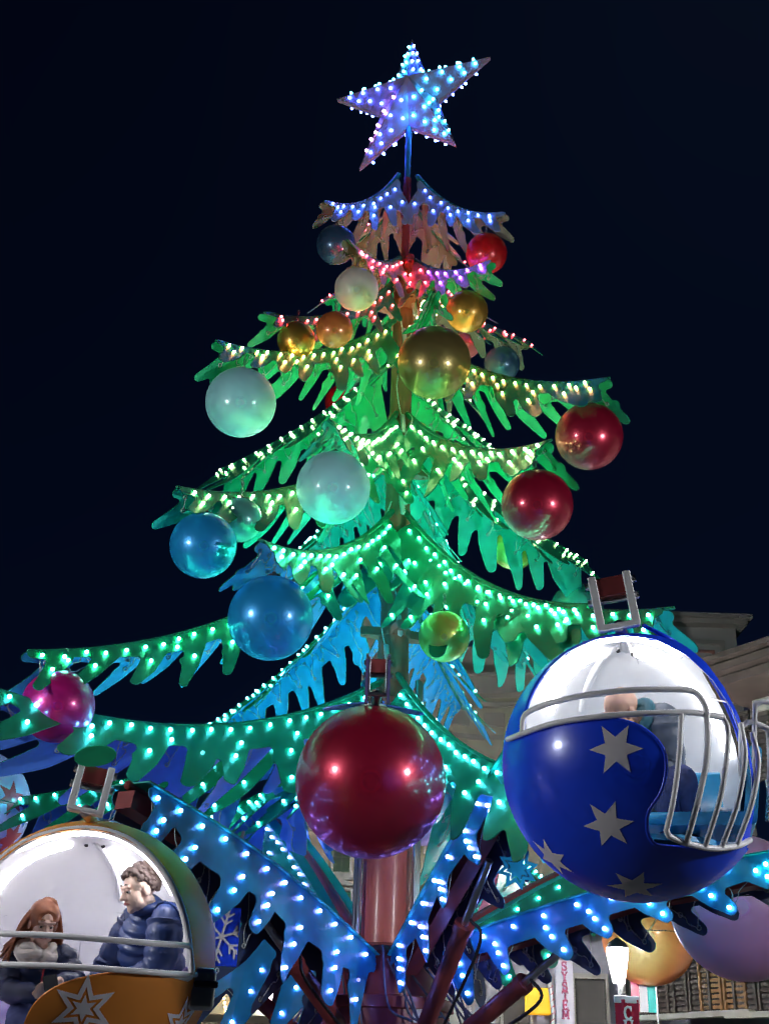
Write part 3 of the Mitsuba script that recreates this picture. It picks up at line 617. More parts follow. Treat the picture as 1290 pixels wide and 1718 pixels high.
# --- the orange cabin, left
co = Cabin('orange ball cabin with a white snowflake, a girl and a man riding inside', 138, 1606, GD, .757, 'm_cabin_orange')
opening = [(-62, 1540), (-40, 1490), (-5, 1448), (40, 1415), (90, 1397), (145, 1391), (195, 1400), (238, 1424), (272, 1460), (297, 1505), (312, 1552), (318, 1600), (318, 1640),
           (270, 1634), (200, 1633), (140, 1642), (100, 1655), (70, 1674), (50, 1700), (38, 1735), (30, 1775), (-20, 1770), (-55, 1700), (-66, 1620)]
cut = Polygon([co.loc(co.hit(*q))[:2] for q in opening]).buffer(0)
add(co.key + '__shell', co.shell(co.R, co.R - .012, cut), 'm_cabin_orange', smooth=30)
add(co.key + '__inner_shell', co.shell(co.R - .012, co.R - .04, cut), 'm_inner', smooth=30)
ring = [co.hit(*q, .99) for q in opening]; add(co.key + '__opening_trim', sweep(spline(ring[:14], 100), .020, 8), 'm_inner', smooth=True)
add(co.key + '__opening_trim', sweep(spline(ring[12:], 60), .008, 8), 'm_cabin_orange', smooth=True)
co.decal('snowflake_decal', snow(6, .175), 140, 1693, 'm_decal', rot=0)
co.decal('snowflake_decal', snow(6, .16), 300, 1720, 'm_decal', rot=8)
co.tube('rail', [(-60, 1566), (0, 1567), (100, 1571), (200, 1579), (280, 1585), (315, 1587)], rail, 'm_rail', 1.02)
co.tube('rail', [(315, 1587), (320, 1596), (322, 1632)], rail * .8, 'm_rail', 1.02, n=16)
co.tube('rail', [(-70, 1616), (0, 1619), (100, 1622), (200, 1628), (280, 1634), (350, 1637)], rail, 'm_rail', 1.02)
co.tube('light_tube', [(-20, 1520), (20, 1468), (65, 1437), (118, 1420)], .014, 'm_bulb', .93, False, emitter=led((1, .98, 1), 7.5, 70))
co.tube('light_tube', [(185, 1432), (215, 1460), (236, 1510), (240, 1580)], .014, 'm_bulb', .93, False, emitter=led((1, .98, 1), 16, 70))
for q in ((145, 1418), (173, 1420)): add(co.key + '__ceiling_bolt', trimesh.creation.icosphere(subdivisions=2, radius=.014).apply_translation(co.hit(*q, .95, False)), 'm_black', smooth=True)
co.tube('ceiling_rib', [(160, 1412), (178, 1430), (195, 1465), (205, 1510)], .028, 'm_inner', .97, False)
co.tube('rim_light', [(30, 1428), (85, 1407), (145, 1400), (195, 1408), (235, 1431), (265, 1462), (288, 1500)], .010, 'm_bulb', .955, True, emitter=led((1, .98, 1), 26, 60))
for pts in ([(150, 1420), (150, 1470), (140, 1540), (130, 1630)], [(-10, 1540), (60, 1530), (160, 1528), (250, 1540)]): co.tube('panel_joint', pts, .005, 'm_steel', .962, False)
hz_w2 = nz(V(co.w[0], co.w[1], 0)); sx2 = nz(np.cross(V(0, 0, 1), hz_w2))
add(co.key + '__seat', seat_mesh(co.C - sx2 * .30 - hz_w2 * .16 - V(0, 0, .44), .56, .24, .0, .34, sx2, hz_w2), 'm_cabin_lavender', smooth=30)
add(co.key + '__seat', seat_mesh(co.C + sx2 * .36 - hz_w2 * .02 - V(0, 0, .44), .56, .24, .0, .36, hz_w2, -sx2), 'm_cabin_lavender', smooth=30)
fl = trimesh.creation.cylinder(.45, .03, sections=48); fl.apply_translation(co.C - V(0, 0, .56)); add(co.key + '__floor', fl, 'm_seat', smooth=30)
hk = co.hit(338, 1660, 1.03); bx = rbox(.15, .22, .08, .03); bx.apply_transform(frame_matrix(hk, co.x, co.u, co.w)); add(co.key + '__door_latch', bx, 'm_steel', smooth=30)
bx = rbox(.13, .035, .09, .01); bx.apply_transform(frame_matrix(co.hit(345, 1652, 1.05), co.x, co.u, co.w)); add(co.key + '__door_latch_strap', bx, 'm_black', smooth=30)
co.bracket(153, 1325, .20, .27, 'm_white', tilt=.13)
lf = Point(0, 0).buffer(.10, 16); lf = affinity.scale(lf, 1.15, .62); m = extrude(lf, .012); m.apply_transform(frame_matrix(at_depth(160, 1268, GD - .10), nz(co.x + .15 * co.u), nz(co.u * .8 + co.w * .5), np.cross(nz(co.x + .15 * co.u), nz(co.u * .8 + co.w * .5)))); add(co.key + '__leaf_cap', m, 'm_lining_green', smooth=30)
paint('m_cap_black', (.03, .03, .035), .4, coat=.5)

paint('m_hood_plate', (.10, .08, .20), .3, coat=.8)
# --- the red cabin seen from its closed back, in front of the column
cr = Cabin('closed raspberry red ball cabin in front of the column', 622, 1311, 9.3, 128 / FPX * 9.3 * .985, 'm_ball_red')
cr.closed(False)
for a_, sgn in ((0, 1), (1, -1)):
    lf = affinity.scale(Point(0, 0).buffer(.2, 16), 1.25, .36); m = extrude(lf, .012); x_ = nz(cr.x * sgn + cr.u * (-.15)); m.apply_transform(frame_matrix(cr.C + V(0, 0, cr.R * 1.06) + x_ * .16, x_, nz(cr.w + .2 * cr.u), np.cross(x_, nz(cr.w + .2 * cr.u)))); add(cr.key + '__leaf_cap', m, 'm_lining_violet', smooth=30)
cr.bracket(634, 1136, .18, .30, 'm_steel', tilt=.0)
add(cr.key + '__neck', cyl(cr.C + V(0, 0, cr.R * .98), cr.C + V(0, 0, cr.R * 1.13), .075, 20), 'm_black', smooth=30)
hood = Polygon([(-.13, -.2), (.13, -.2), (.13, .08)] + [(.13 * math.cos(t), .08 + .13 * math.sin(t)) for t in np.linspace(.1, math.pi - .1, 14)] + [(-.13, .08)]).difference(Point(0, .1).buffer(.03))
for q in (-.085, .085):
    m = extrude(affinity.scale(hood, .8, .95), .022); m.apply_transform(frame_matrix(at_depth(636, 1140, 9.3) + cr.x * q, cr.w, cr.u, np.cross(cr.w, cr.u))); add(cr.key + '__hood_plate', m, 'm_hood_plate', smooth=30)
add(cr.key + '__neck', cyl(cr.C + V(0, 0, cr.R * .98), cr.C + V(0, 0, cr.R * 1.13), .075, 20), 'm_black', smooth=30)

# --- cabins farther round the ride
def far_cabin(label, px, py, Rpx, depth, mat, stars=(), dm='m_decal'):
    c = Cabin(label, px, py, depth, Rpx / FPX * depth, mat); c.closed(True)
    for q, rr in stars: c.decal('star_decal', star_poly(6, rr, rr * .44, .3), *q, dm)
    return c
far_cabin('lavender ball cabin with red stars at the left edge of the photo', -50, 1356, 98, 13.8, 'm_cabin_lavender', (((20, 1340), .22), ((18, 1408), .24)), 'm_decal_red')
far_cabin('large lilac pink ball cabin under the long teal arm at the right edge', 1243, 1522, 118, 12.0, 'm_cabin_pink')
far_cabin('orange red ball cabin beside the street lamp', 1088, 1572, 78, 17.5, 'm_ball_orange')
far_cabin('pale lavender ball cabin half hidden behind the red cabin', 706, 1345, 72, 18.5, 'm_cabin_lavender')
far_cabin('rose pink ball cabin behind the leaves right of the column', 800, 1500, 62, 18.0, 'm_ball_pink')

# ------------------------------------------------------------------ snowflake signs on the ride
def flake(px, py, depth, r, mat, label):
    key = thing('snowflake_sign', label, 'snowflake'); c = at_depth(px, py, depth); w = nz(EYE - c); x = nz(np.cross(V(0, 0, 1), w)); u = np.cross(w, x); M = frame_matrix(c, x, u, w)
    return key, M
k_, M_ = flake(868, 1458, 9.3, .2, 'm_lining_teal', 'turquoise pointed snowflake right of the column')
m = extrude(star_poly(8, .165, .10, .2).difference(star_poly(8, .115, .065, .2)).union(star_poly(8, .10, .055, .2)), .015); m.apply_transform(M_); add(k_ + '__plate', m, 'm_lining_blue', smooth=30)
m = cyl(V(0, 0, -.02), V(0, .9, -.12), .012, 8); m.apply_transform(M_); add(k_ + '__hanger', m, 'm_steel', smooth=30)
k_, M_ = flake(372, 1572, 9.0, .2, 'm_decal', 'blue panel with a white violet line snowflake beside the orange cabin')
m = rbox(.26, .42, .02, .008); m.apply_translation((0, 0, -.015)); m.apply_transform(M_); add(k_ + '__panel', m, 'm_cabin_blue', smooth=30)
ls = []
for k in range(6):
    a = k * math.pi / 3 + .3; d = V(math.cos(a), math.sin(a)); ls.append(LineString([(0, 0), d * .2]).buffer(.009))
    for f in (.09, .14):
        for s_ in (-1, 1): b_ = a + s_ * .8; ls.append(LineString([d * f, d * f + V(math.cos(b_), math.sin(b_)) * .055]).buffer(.008))
m = extrude(unary_union(ls).intersection(sbox(-.125, -.205, .125, .205)), .01); m.apply_transform(M_); add(k_ + '__flake', m, 'm_decal', smooth=30)
m = cyl(V(0, .2, -.02), V(.1, .8, -.3), .014, 8); m.apply_transform(M_); add(k_ + '__hanger', m, 'm_steel', smooth=30)
# ------------------------------------------------------------------ people in the cabins
paint('m_skin', (.80, .56, .46), .5, vary=.06, scale=20)
paint('m_skin_tan', (.60, .36, .25), .5, vary=.06, scale=20)
paint('m_hair_brown', (.30, .105, .05), .5, vary=.35, scale=40)
paint('m_hair_dark', (.075, .05, .045), .55, vary=.35, scale=40)
paint('m_eye', (.8, .8, .8), .2); paint('m_iris', (.03, .02, .015), .2); paint('m_lips', (.50, .18, .17), .45)
paint('m_jacket_navy', (.016, .026, .075), .45, coat=.25, vary=.2, scale=9)
paint('m_jacket_blue', (.018, .042, .16), .42, coat=.3, vary=.2, scale=9)
paint('m_jacket_grey', (.10, .12, .16), .55, vary=.2, scale=9)
paint('m_scarf', (.80, .76, .70), .8, vary=.2, scale=30)
paint('m_hood', (.015, .10, .14), .6); paint('m_jeans', (.07, .09, .24), .8, vary=.3, scale=30); paint('m_zip', (.5, .03, .05), .4); paint('m_shoe', (.03, .03, .04), .6)
def ell(c, r, f, s, u):
    return m3.Manifold.sphere(1.0, 32).transform(np.c_[np.c_[f * r[0], s * r[1], u * r[2]], c])
def ball(c, r): return m3.Manifold.sphere(r, 18).translate(list(map(float, c)))
def chain(pts, rs):
    return [m3.Manifold.batch_hull([ball(a, ra), ball(b, rb)]) for a, b, ra, rb in zip(pts[:-1], pts[1:], rs[:-1], rs[1:])]
def finish(parts, edge=.014, it=8):
    m = m3.Manifold.batch_boolean(parts, m3.OpType.Add).refine_to_length(edge); t = tm(m); t.merge_vertices(); trimesh.smoothing.filter_taubin(t, iterations=it); return t
def head_parts(c, f, u, k=1.0):
    s = np.cross(u, f); P = lambda a, b, h: c + k * (a * f + b * s + h * u)
    p = [ell(P(-.018, 0, .035), (.098 * k, .078 * k, .088 * k), f, s, u), ell(P(.028, 0, -.035), (.064 * k, .060 * k, .078 * k), f, s, u), ball(P(.058, 0, -.092), .027 * k), ball(P(.02, .035, -.07), .035 * k), ball(P(.02, -.035, -.07), .035 * k),
         m3.Manifold.batch_hull([ball(P(.086, 0, .012), .009 * k), ball(P(.108, 0, -.030), .013 * k), ball(P(.09, .014, -.034), .010 * k), ball(P(.09, -.014, -.034), .010 * k)]),
         m3.Manifold.batch_hull([ball(P(.078, .042, .028), .012 * k), ball(P(.086, 0, .024), .011 * k), ball(P(.078, -.042, .028), .012 * k)])]
    for b in (-1, 1): p.append(ell(P(-.012, b * .080, -.012), (.022 * k, .010 * k, .032 * k), f, s, u))
    return p, P
def hand(c, d, up, k=1.0):
    """A small hand with a palm, four bent fingers and a thumb, pointing along d."""
    s = nz(np.cross(d, up)); n = np.cross(s, d); out = [m3.Manifold.batch_hull([ball(c + s * a * .026 * k + d * b, .014 * k) for a in (-1, 1) for b in (0, .075 * k)])]
    for q, L in zip((-.030, -.010, .010, .030), (.058, .07, .074, .062)):
        a = c + d * .08 * k + s * q * k; b = a + nz(d - n * .35) * L * .55 * k; e = b + nz(d * .5 - n * .9) * L * .5 * k; out += chain([a, b, e], [.0095 * k, .009 * k, .008 * k])
    a = c + s * .03 * k + d * .02 * k; out += chain([a, a + nz(s + d) * .035 * k, a + nz(s * .4 + d) * .065 * k], [.012 * k, .0105 * k, .009 * k]); return out
def puffy(pts, rs, n=40, rings=9, amp=.09, flat=None, sides=20):
    p = spline(pts, n); r = np.interp(np.linspace(0, 1, n), np.linspace(0, 1, len(rs)), rs) * (1 - amp + amp * np.abs(np.sin(np.linspace(0, rings * math.pi, n))) * 1.6)
    return sweep(p, r, sides, True, flat)
def face(key, P, k, f, u, brow='m_hair_dark', skin='m_skin'):
    s = np.cross(u, f)
    for b in (-1, 1):
        add(key + '__eye', trimesh.creation.icosphere(subdivisions=2, radius=.0115 * k).apply_translation(P(.0765, b * .031, .004)), 'm_eye', smooth=True)
        add(key + '__iris', trimesh.creation.icosphere(subdivisions=2, radius=.0078 * k).apply_translation(P(.0835, b * .031, .001)), 'm_iris', smooth=True)
        add(key + '__eyelid', sweep([P(.079, b * .017, .006), P(.0875, b * .030, .013), P(.079, b * .045, .007)], [.004 * k, .0072 * k, .004 * k], 8), skin, smooth=True)
        add(key + '__eyebrow', sweep([P(.090, b * .018, .041), P(.090, b * .034, .043), P(.078, b * .050, .036)], [.003 * k, .0042 * k, .002 * k], 6), brow, smooth=True)
    add(key + '__mouth', sweep([P(.084, -.022, -.064), P(.094, 0, -.061), P(.084, .022, -.064)], [.004 * k, .008 * k, .004 * k], 8), 'm_lips', smooth=True)

# --- the girl in the orange cabin
g = lambda px, py, dd=0.0: at_depth(px, py, GD + dd)
key = thing('person', 'girl with long brown hair, cream scarf and navy puffer jacket in the orange cabin', 'person')
f = nz(.28 * co.x + co.w - .30 * co.u); u = nz(V(0, 0, 1) - f * f[2]); c = g(73, 1550, -.06)
hp, P = head_parts(c, f, u, .93)
neck = c - u * .10; chest = g(68, 1625, -.02); hip = g(62, 1702, .0)
body = hp + chain([c - u * .06 - f * .02, neck - u * .06, chest, hip], [.05, .055, .10, .11])
shl, shr = g(28, 1612, -.02), g(108, 1611, -.02); ell_, elr = g(14, 1660, -.14), g(122, 1650, -.12); wl, wr = g(62, 1668, -.30), g(100, 1648, -.32)
body += chain([chest + V(0, 0, .03), shl, ell_, wl], [.06, .05, .04, .028]) + chain([chest + V(0, 0, .03), shr, elr, wr], [.06, .05, .04, .028])
body += hand(wl, nz(wr - wl + V(0, 0, .05)), V(0, 0, 1), .95) + hand(wr, nz(wl - wr + V(0, 0, .04) + co.w * .03), V(0, 0, 1), .95)
add(key + '__body', finish(body, .013), 'm_skin', smooth=True)
face(key, P, .93, f, u, 'm_hair_brown')
hs = []; s = np.cross(u, f)
cap_ = tm(ell(P(-.026, 0, .042), (.104, .086, .092), f, s, u) - m3.Manifold.batch_hull([ball(P(.10, b * .05, h), .03) for b in (-1, 1) for h in (-.14, .070)] + [ball(P(.2, 0, .02), .03), ball(P(.10, 0, .088), .03)])); hs.append(cap_)
for k in range(120):
    a = math.radians(-104 + 208 * k / 119) + rng.uniform(-.03, .03); sd = math.sin(a); fb = -math.cos(a)
    top = P(-.02 + .055 * fb, .03 * sd + .012, .128); mid = P(-.028 + .092 * fb, .100 * sd, .03); low = P(-.03 + .10 * fb + rng.uniform(-.01, .01), .112 * sd + .03 * np.sign(sd), -.10); end = P(-.03 + .09 * fb + rng.uniform(-.02, .02), .13 * sd + .05 * min(sd, 0) + rng.uniform(-.025, .025), -.17 - rng.uniform(0, .09))
    hs.append(sweep(spline([top, mid, low, end], 12), np.linspace(.011, .004, 12) * rng.uniform(.7, 1.2), 6))
add(key + '__hair', cat(hs), 'm_hair_brown', smooth=True)
sc = []
for k, (rr, h) in enumerate(((.098, -.205), (.100, -.178), (.082, -.155))):
    sc.append(sweep([neck + u * (h + .125) + rr * (math.cos(t) * f + math.sin(t) * s) + u * .014 * math.sin(3 * t + k * 2) for t in np.linspace(0, 2 * math.pi, 30)], .030 - .003 * k, 10, False))
add(key + '__scarf', cat(sc), 'm_scarf', smooth=True)
jk = [puffy([neck - u * .09, chest, (chest + hip) / 2, hip], [.085, .155, .155, .145], 48, 7, .07, (co.w, .75)), puffy([shl + co.x * .05, shl, ell_, wl - nz(wl - ell_) * .03], [.07, .078, .07, .05], 40, 7), puffy([shr - co.x * .05, shr, elr, wr - nz(wr - elr) * .03], [.07, .078, .07, .05], 40, 7)]
add(key + '__jacket', cat(jk), 'm_jacket_navy', smooth=True)
add(key + '__zip', sweep([chest + co.w * .118 + co.u * .05 + co.x * .02, chest + co.w * .135 + co.x * .022, chest + co.w * .13 - co.u * .08 + co.x * .02], .006, 6), 'm_zip', smooth=True)
lg = []
for d, b in ((-.08, 0), (.08, .03)): lg.append(puffy([hip + co.x * d, hip + co.x * (d + b) + co.w * .22 - co.u * .02, hip + co.x * (d + b) + co.w * .36 - co.u * .09, hip + co.x * (d + b) + co.w * .37 - co.u * .35], [.085, .078, .066, .05], 30, 3, .04))
add(key + '__trousers', cat(lg), 'm_jeans', smooth=True)
ph = rbox(.075, .13, .012, .005); ph.apply_transform(frame_matrix(g(86, 1656, -.36), nz(co.x + .3 * co.u), nz(co.u + .5 * co.w - .3 * co.x), co.w)); kk = add('mobile_phone', ph, 'm_black', smooth=30, label='dark mobile phone held by the girl in the orange cabin', category='phone')

# --- the man in the orange cabin
key = thing('person', 'man with dark curly hair and blue puffer jacket leaning over in the orange cabin', 'person')
f = nz(-1.0 * co.x + .45 * co.w - .34 * co.u); u = nz(V(0, 0, 1) - f * (f @ V(0, 0, 1))); u = nz(u + .05 * co.x); f = nz(f - u * (f @ u)); c = g(233, 1494, -.04)
k = 1.0; hp, P = head_parts(c, f, u, k); s = np.cross(u, f)
neck = g(252, 1525, .0); chest = g(252, 1585, .02); hip = g(262, 1690, .04)
body = hp + chain([c - u * .06 - f * .02, neck, chest, hip], [.055, .062, .13, .13])
sn, sf = g(278, 1552, -.16), g(222, 1555, .14); en, ef = g(262, 1625, -.30), g(182, 1622, .08); wn, wf = g(198, 1652, -.28), g(160, 1662, -.06)
body += chain([chest + V(0, 0, .06), sn, en, wn], [.08, .06, .045, .032]) + chain([chest + V(0, 0, .06), sf, ef, wf], [.08, .06, .045, .032])
body += hand(wn, nz(wn - en + V(0, 0, .02)), V(0, 0, 1), 1.05) + hand(wf, nz(wf - ef), V(0, 0, 1), 1.05)
add(key + '__body', finish(body, .013), 'm_skin', smooth=True)
face(key, P, k, f, u)
hs = []
for _ in range(620):
    d = nz(rng.normal(size=3)); a, b, h = d
    if h < -.25 and a > -.25 or (a > .55 and h < .42) or h < -.55: continue
    if abs(b) > .75 and a > -.1 and h < .1: continue
    hs.append(trimesh.creation.icosphere(subdivisions=1, radius=rng.uniform(.008, .019)).apply_translation(P(-.022 + .108 * a * rng.uniform(.9, 1.06), .086 * b * rng.uniform(.9, 1.06), .040 + .100 * h * rng.uniform(.9, 1.08))))
add(key + '__hair', cat(hs), 'm_hair_dark', smooth=True)
jk = [puffy([neck - u * .0, (neck + chest) / 2, chest, (chest + hip) / 2, hip], [.085, .165, .185, .185, .17], 60, 8, .06, (co.w, .85)), puffy([sn + V(0, 0, .03), sn, en, wn - nz(wn - en) * .03], [.095, .105, .09, .06], 44, 8, .08), puffy([sf + V(0, 0, .02), sf, ef, wf - nz(wf - ef) * .03], [.09, .10, .09, .06], 44, 8, .08)]
col_ = sweep([neck + u * .0 + .078 * (math.cos(t) * f + math.sin(t) * s) for t in np.linspace(0, 2 * math.pi, 26)], .03, 10, False); jk.append(col_)
add(key + '__jacket', cat(jk), 'm_jacket_blue', smooth=True)
lg = []
for d in (-.1, .12): lg.append(puffy([hip - co.w * d, hip - co.w * d - co.x * .2, hip - co.w * d - co.x * .36 - co.u * .02, hip - co.w * d - co.x * .37 - co.u * .3], [.095, .085, .07, .055], 30, 3, .04))
add(key + '__trousers', cat(lg), 'm_jeans', smooth=True)

# --- the bald man in the blue cabin
key = thing('person', 'bald man in dark hooded jacket and jeans bending forward in the blue cabin', 'person')
f = nz(-.75 * cb.x + .55 * cb.w - .55 * cb.u); u = nz(cb.u + .25 * cb.w - .25 * cb.x); u = nz(u - f * (u @ f)); c = g(1042, 1194, .06)
k = 1.08; hp, P = head_parts(c, f, u, k); s = np.cross(u, f)
neck = g(1072, 1222, .10); chest = g(1092, 1256, .16); hip = g(1112, 1338, .16)
body = hp + chain([c - u * .05 - f * .03, neck, chest, hip], [.06, .062, .13, .13])
sn, sf = g(1112, 1216, .06), g(1070, 1240, .28); en, ef = g(1122, 1284, .02), g(1040, 1290, .18); wn, wf = g(1078, 1302, -.12), g(1020, 1310, .0)
body += chain([chest + V(0, 0, .06), sn, en, wn], [.08, .06, .045, .032]) + chain([chest + V(0, 0, .06), sf, ef, wf], [.08, .06, .045, .032])
body += hand(wn, nz(wn - en), V(0, 0, 1), 1.05) + hand(wf, nz(wf - ef), V(0, 0, 1), 1.05)
add(key + '__body', finish(body, .013), 'm_skin_tan', smooth=True)
face(key, P, k, f, u, skin='m_skin_tan')
jk = [puffy([neck, (neck + chest) / 2, chest, (chest + hip) / 2, hip], [.09, .155, .175, .17, .16], 60, 8, .05, (cb.w, .85)), puffy([sn + V(0, 0, .02), sn, en, wn - nz(wn - en) * .03], [.095, .105, .085, .055], 44, 8, .06), puffy([sf + V(0, 0, .02), sf, ef, wf - nz(wf - ef) * .03], [.09, .10, .08, .05], 44, 8, .06)]
add(key + '__jacket', cat(jk), 'm_jacket_grey', smooth=True)
hd = [sweep([neck + u * (.02 + .03 * q) - f * .015 + (.088 + .012 * q) * (math.cos(t) * f + math.sin(t) * s) + u * .05 * (-math.cos(t)) for t in np.linspace(.5, 2 * math.pi - .5, 26)], .032, 10) for q in (0, 1)]
add(key + '__hood', cat(hd), 'm_hood', smooth=True)
kn, ft = g(1148, 1312, -.16), g(1160, 1402, -.14); kn2, ft2 = g(1120, 1330, -.18), g(1125, 1410, -.14)
add(key + '__trousers', cat([puffy([hip, (hip + kn) / 2 + V(0, 0, .03), kn, ft], [.105, .09, .072, .055], 34, 4, .04), puffy([hip, (hip + kn2) / 2, kn2, ft2], [.10, .088, .07, .055], 34, 4, .04)]), 'm_jeans', smooth=True)
for q in (ft, ft2): add(key + '__shoe', rbox(.09, .22, .075, .03).apply_transform(frame_matrix(q + cb.w * .05 - V(0, 0, .03), cb.x, cb.w, cb.u)), 'm_shoe', smooth=30)
# ------------------------------------------------------------------ the buildings of the square
paint('m_stucco_grey', (.42, .40, .37), .85, vary=.22, scale=.7)
paint('m_stone', (.46, .42, .33), .85, vary=.28, scale=1.2)
paint('m_stucco_olive', (.40, .36, .22), .85, vary=.28, scale=1.0)
paint('m_stucco_brown', (.36, .26, .18), .85, vary=.22, scale=.7)
paint('m_cream', (.66, .62, .50), .85, vary=.15, scale=.8)
paint('m_cornice', (.36, .33, .29), .8, vary=.2, scale=1.2)
paint('m_glass_dark', (.015, .017, .022), .12, spec=.8)
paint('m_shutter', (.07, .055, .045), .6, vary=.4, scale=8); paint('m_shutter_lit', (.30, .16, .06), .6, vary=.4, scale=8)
paint('m_roof_eave', (.12, .085, .07), .7, vary=.3, scale=3)
paint('m_panel_red', (.42, .20, .16), .8); paint('m_frame_dark', (.05, .045, .04), .6)
def window(key, c, w, h, d, fr=.14, mat='m_cornice', sub=3, sill=True, pediment=False):
    """A recessed far window on a facade that faces the viewer (towards -y): frame, sill, panes."""
    k, n = key + '__window', 0
    while k in scene: n += 1; k = f'{key}__window_{n:03d}'
    x, y, z = c; P = [box_at((x - w / 2 - fr / 2, y - .06, z), (fr, .16, h)), box_at((x + w / 2 + fr / 2, y - .06, z), (fr, .16, h)), box_at((x, y - .06, z + h / 2 + fr / 2), (w + 2 * fr, .16, fr))]
    if sill: P.append(box_at((x, y - .10, z - h / 2 - fr / 2), (w + 3 * fr, .26, fr)))
    if pediment:
        q = extrude(Polygon([(-w * .85, 0), (w * .85, 0), (0, w * .42)]), .22); q.apply_transform(frame_matrix(V(x, y - .14 + .11, z + h / 2 + fr * 1.6), V(1, 0, 0), V(0, 0, 1), V(0, -1, 0))); P.append(q)
    scene[k] = mikit.ply(cat(P), mat)
    add(k + '__pane', box_at((x - w * .255, y + .002, z), (w * .47, .03, h * .98)), 'm_glass_dark'); add(k + '__pane', box_at((x + w * .255, y + .002, z), (w * .47, .03, h * .98)), 'm_glass_dark')
    add(k + '__frame', cat([box_at((x, y - .01, z), (w * .05, .05, h)), box_at((x, y - .012, z + h * .17), (w, .05, h * .03))]), 'm_frame_dark')
CY = 30.0
# the church: concave front with curved cornices, attic block behind with a framed panel
key = thing('church', 'dim stone church with a concave curved front behind the tree', 'church')
def arc_wall(cx, cy, r, a0, a1, z0, z1, t, n=40):
    a = np.linspace(math.radians(a0), math.radians(a1), n); inner = np.c_[cx + r * np.cos(a), cy + r * np.sin(a)]; outer = np.c_[cx + (r + t) * np.cos(a), cy + (r + t) * np.sin(a)]
    m = extrude(Polygon(np.vstack([inner, outer[::-1]])), z1 - z0); m.apply_translation((0, 0, z0)); return m
ctr = at_y(822, 1200, CY); rad = 2.6; cx_, cy_ = ctr[0], CY - 1.0
zz = lambda py, y=CY: float(at_y(822, py, y)[2])
add(key + '__wall', arc_wall(cx_, cy_, rad, 8, 172, 0, zz(1140), .8), 'm_stone', smooth=30)
for py0, py1, dr_ in ((1140, 1112, .42), (1112, 1106, .55), (1158, 1150, .18), (1215, 1207, .14)):
    add(key + '__cornice', arc_wall(cx_, cy_, rad - dr_, 8, 172, zz(py0) + .003, zz(py1), .8 + dr_ - .003), 'm_cornice', smooth=30)
add(key + '__upper_wall', arc_wall(cx_, cy_, rad + .1, 8, 172, zz(1106) + .002, zz(1050), .7), 'm_stone', smooth=30)
for a in (40, 62, 84, 106, 128, 150):
    p = V(cx_ + (rad - .06) * math.cos(math.radians(a)), cy_ + (rad - .06) * math.sin(math.radians(a)), 0); h0, h1 = 0, zz(1162)
    add(key + '__pilaster', box_at(p + V(0, 0, h1 / 2), (.12, .42, h1), math.radians(a)), 'm_stone')
    add(key + '__capital', box_at(p + V(0, 0, h1 - .3), (.2, .56, .4), math.radians(a), .03), 'm_cornice', smooth=30)
# side piers with quoin blocks
xl, xr = at_y(706, 1450, CY - 2)[0], at_y(762, 1450, CY - 2)[0]; zt_ = float(at_y(735, 1300, CY - 2)[2])
add(key + '__pier', box_at(((xl + xr) / 2, CY - .9, zt_ / 2), (xr - xl, 2.0, zt_)), 'm_stucco_olive')
qr = np.random.default_rng(3)
for r_ in range(int(zt_ / .42)):
    for c_ in range(2):
        w_ = (xr - xl) / 2 * (.9 if (r_ + c_) % 2 else .72); xq = xl + (xr - xl) * (.25 + .5 * c_) + qr.uniform(-.03, .03)
        add(key + '__stone_block', box_at((xq, CY - 1.93 - qr.uniform(0, .06), .21 + r_ * .42), (w_, .22, .36), qr.uniform(-.02, .02), .05), 'm_stucco_olive' if qr.random() < .6 else 'm_stone', smooth=30)
# attic block on the right with its cornice and a framed panel
x0, x1 = at_y(905, 1040, 34)[0], at_y(1232, 1040, 34)[0]; zt_ = float(at_y(1150, 1052, 34)[2])
add(key + '__attic', box_at(((x0 + x1) / 2, 36, zt_ / 2), (x1 - x0, 4, zt_)), 'm_stucco_grey')
for dz, ov, h in ((.0, .28, .16), (.16, .42, .14)): add(key + '__attic_cornice', box_at(((x0 + x1) / 2, 35.9, zt_ + dz + h / 2 + .002), (x1 - x0 + 2 * ov, 4 + 2 * ov, h), 0, .02), 'm_cornice', smooth=30)
fx0, fx1, fz0, fz1 = at_y(1000, 1200, 34)[0], at_y(1222, 1200, 34)[0], 5.0, float(at_y(1150, 1078, 34)[2])
for t, dep, mat, ins in ((.14, .10, 'm_cornice', 0), (.07, .07, 'm_panel_red', .28)):
    a, b, c, d = fx0 + ins, fx1 - ins, fz0 + ins, fz1 - ins
    add(key + '__panel_frame', cat([box_at(((a + b) / 2, 34 - dep / 2, d), (b - a + t, dep, t)), box_at(((a + b) / 2, 34 - dep / 2, c), (b - a + t, dep, t)), box_at((a, 34 - dep / 2, (c + d) / 2), (t, dep, d - c - t)), box_at((b, 34 - dep / 2, (c + d) / 2), (t, dep, d - c - t))]), mat)
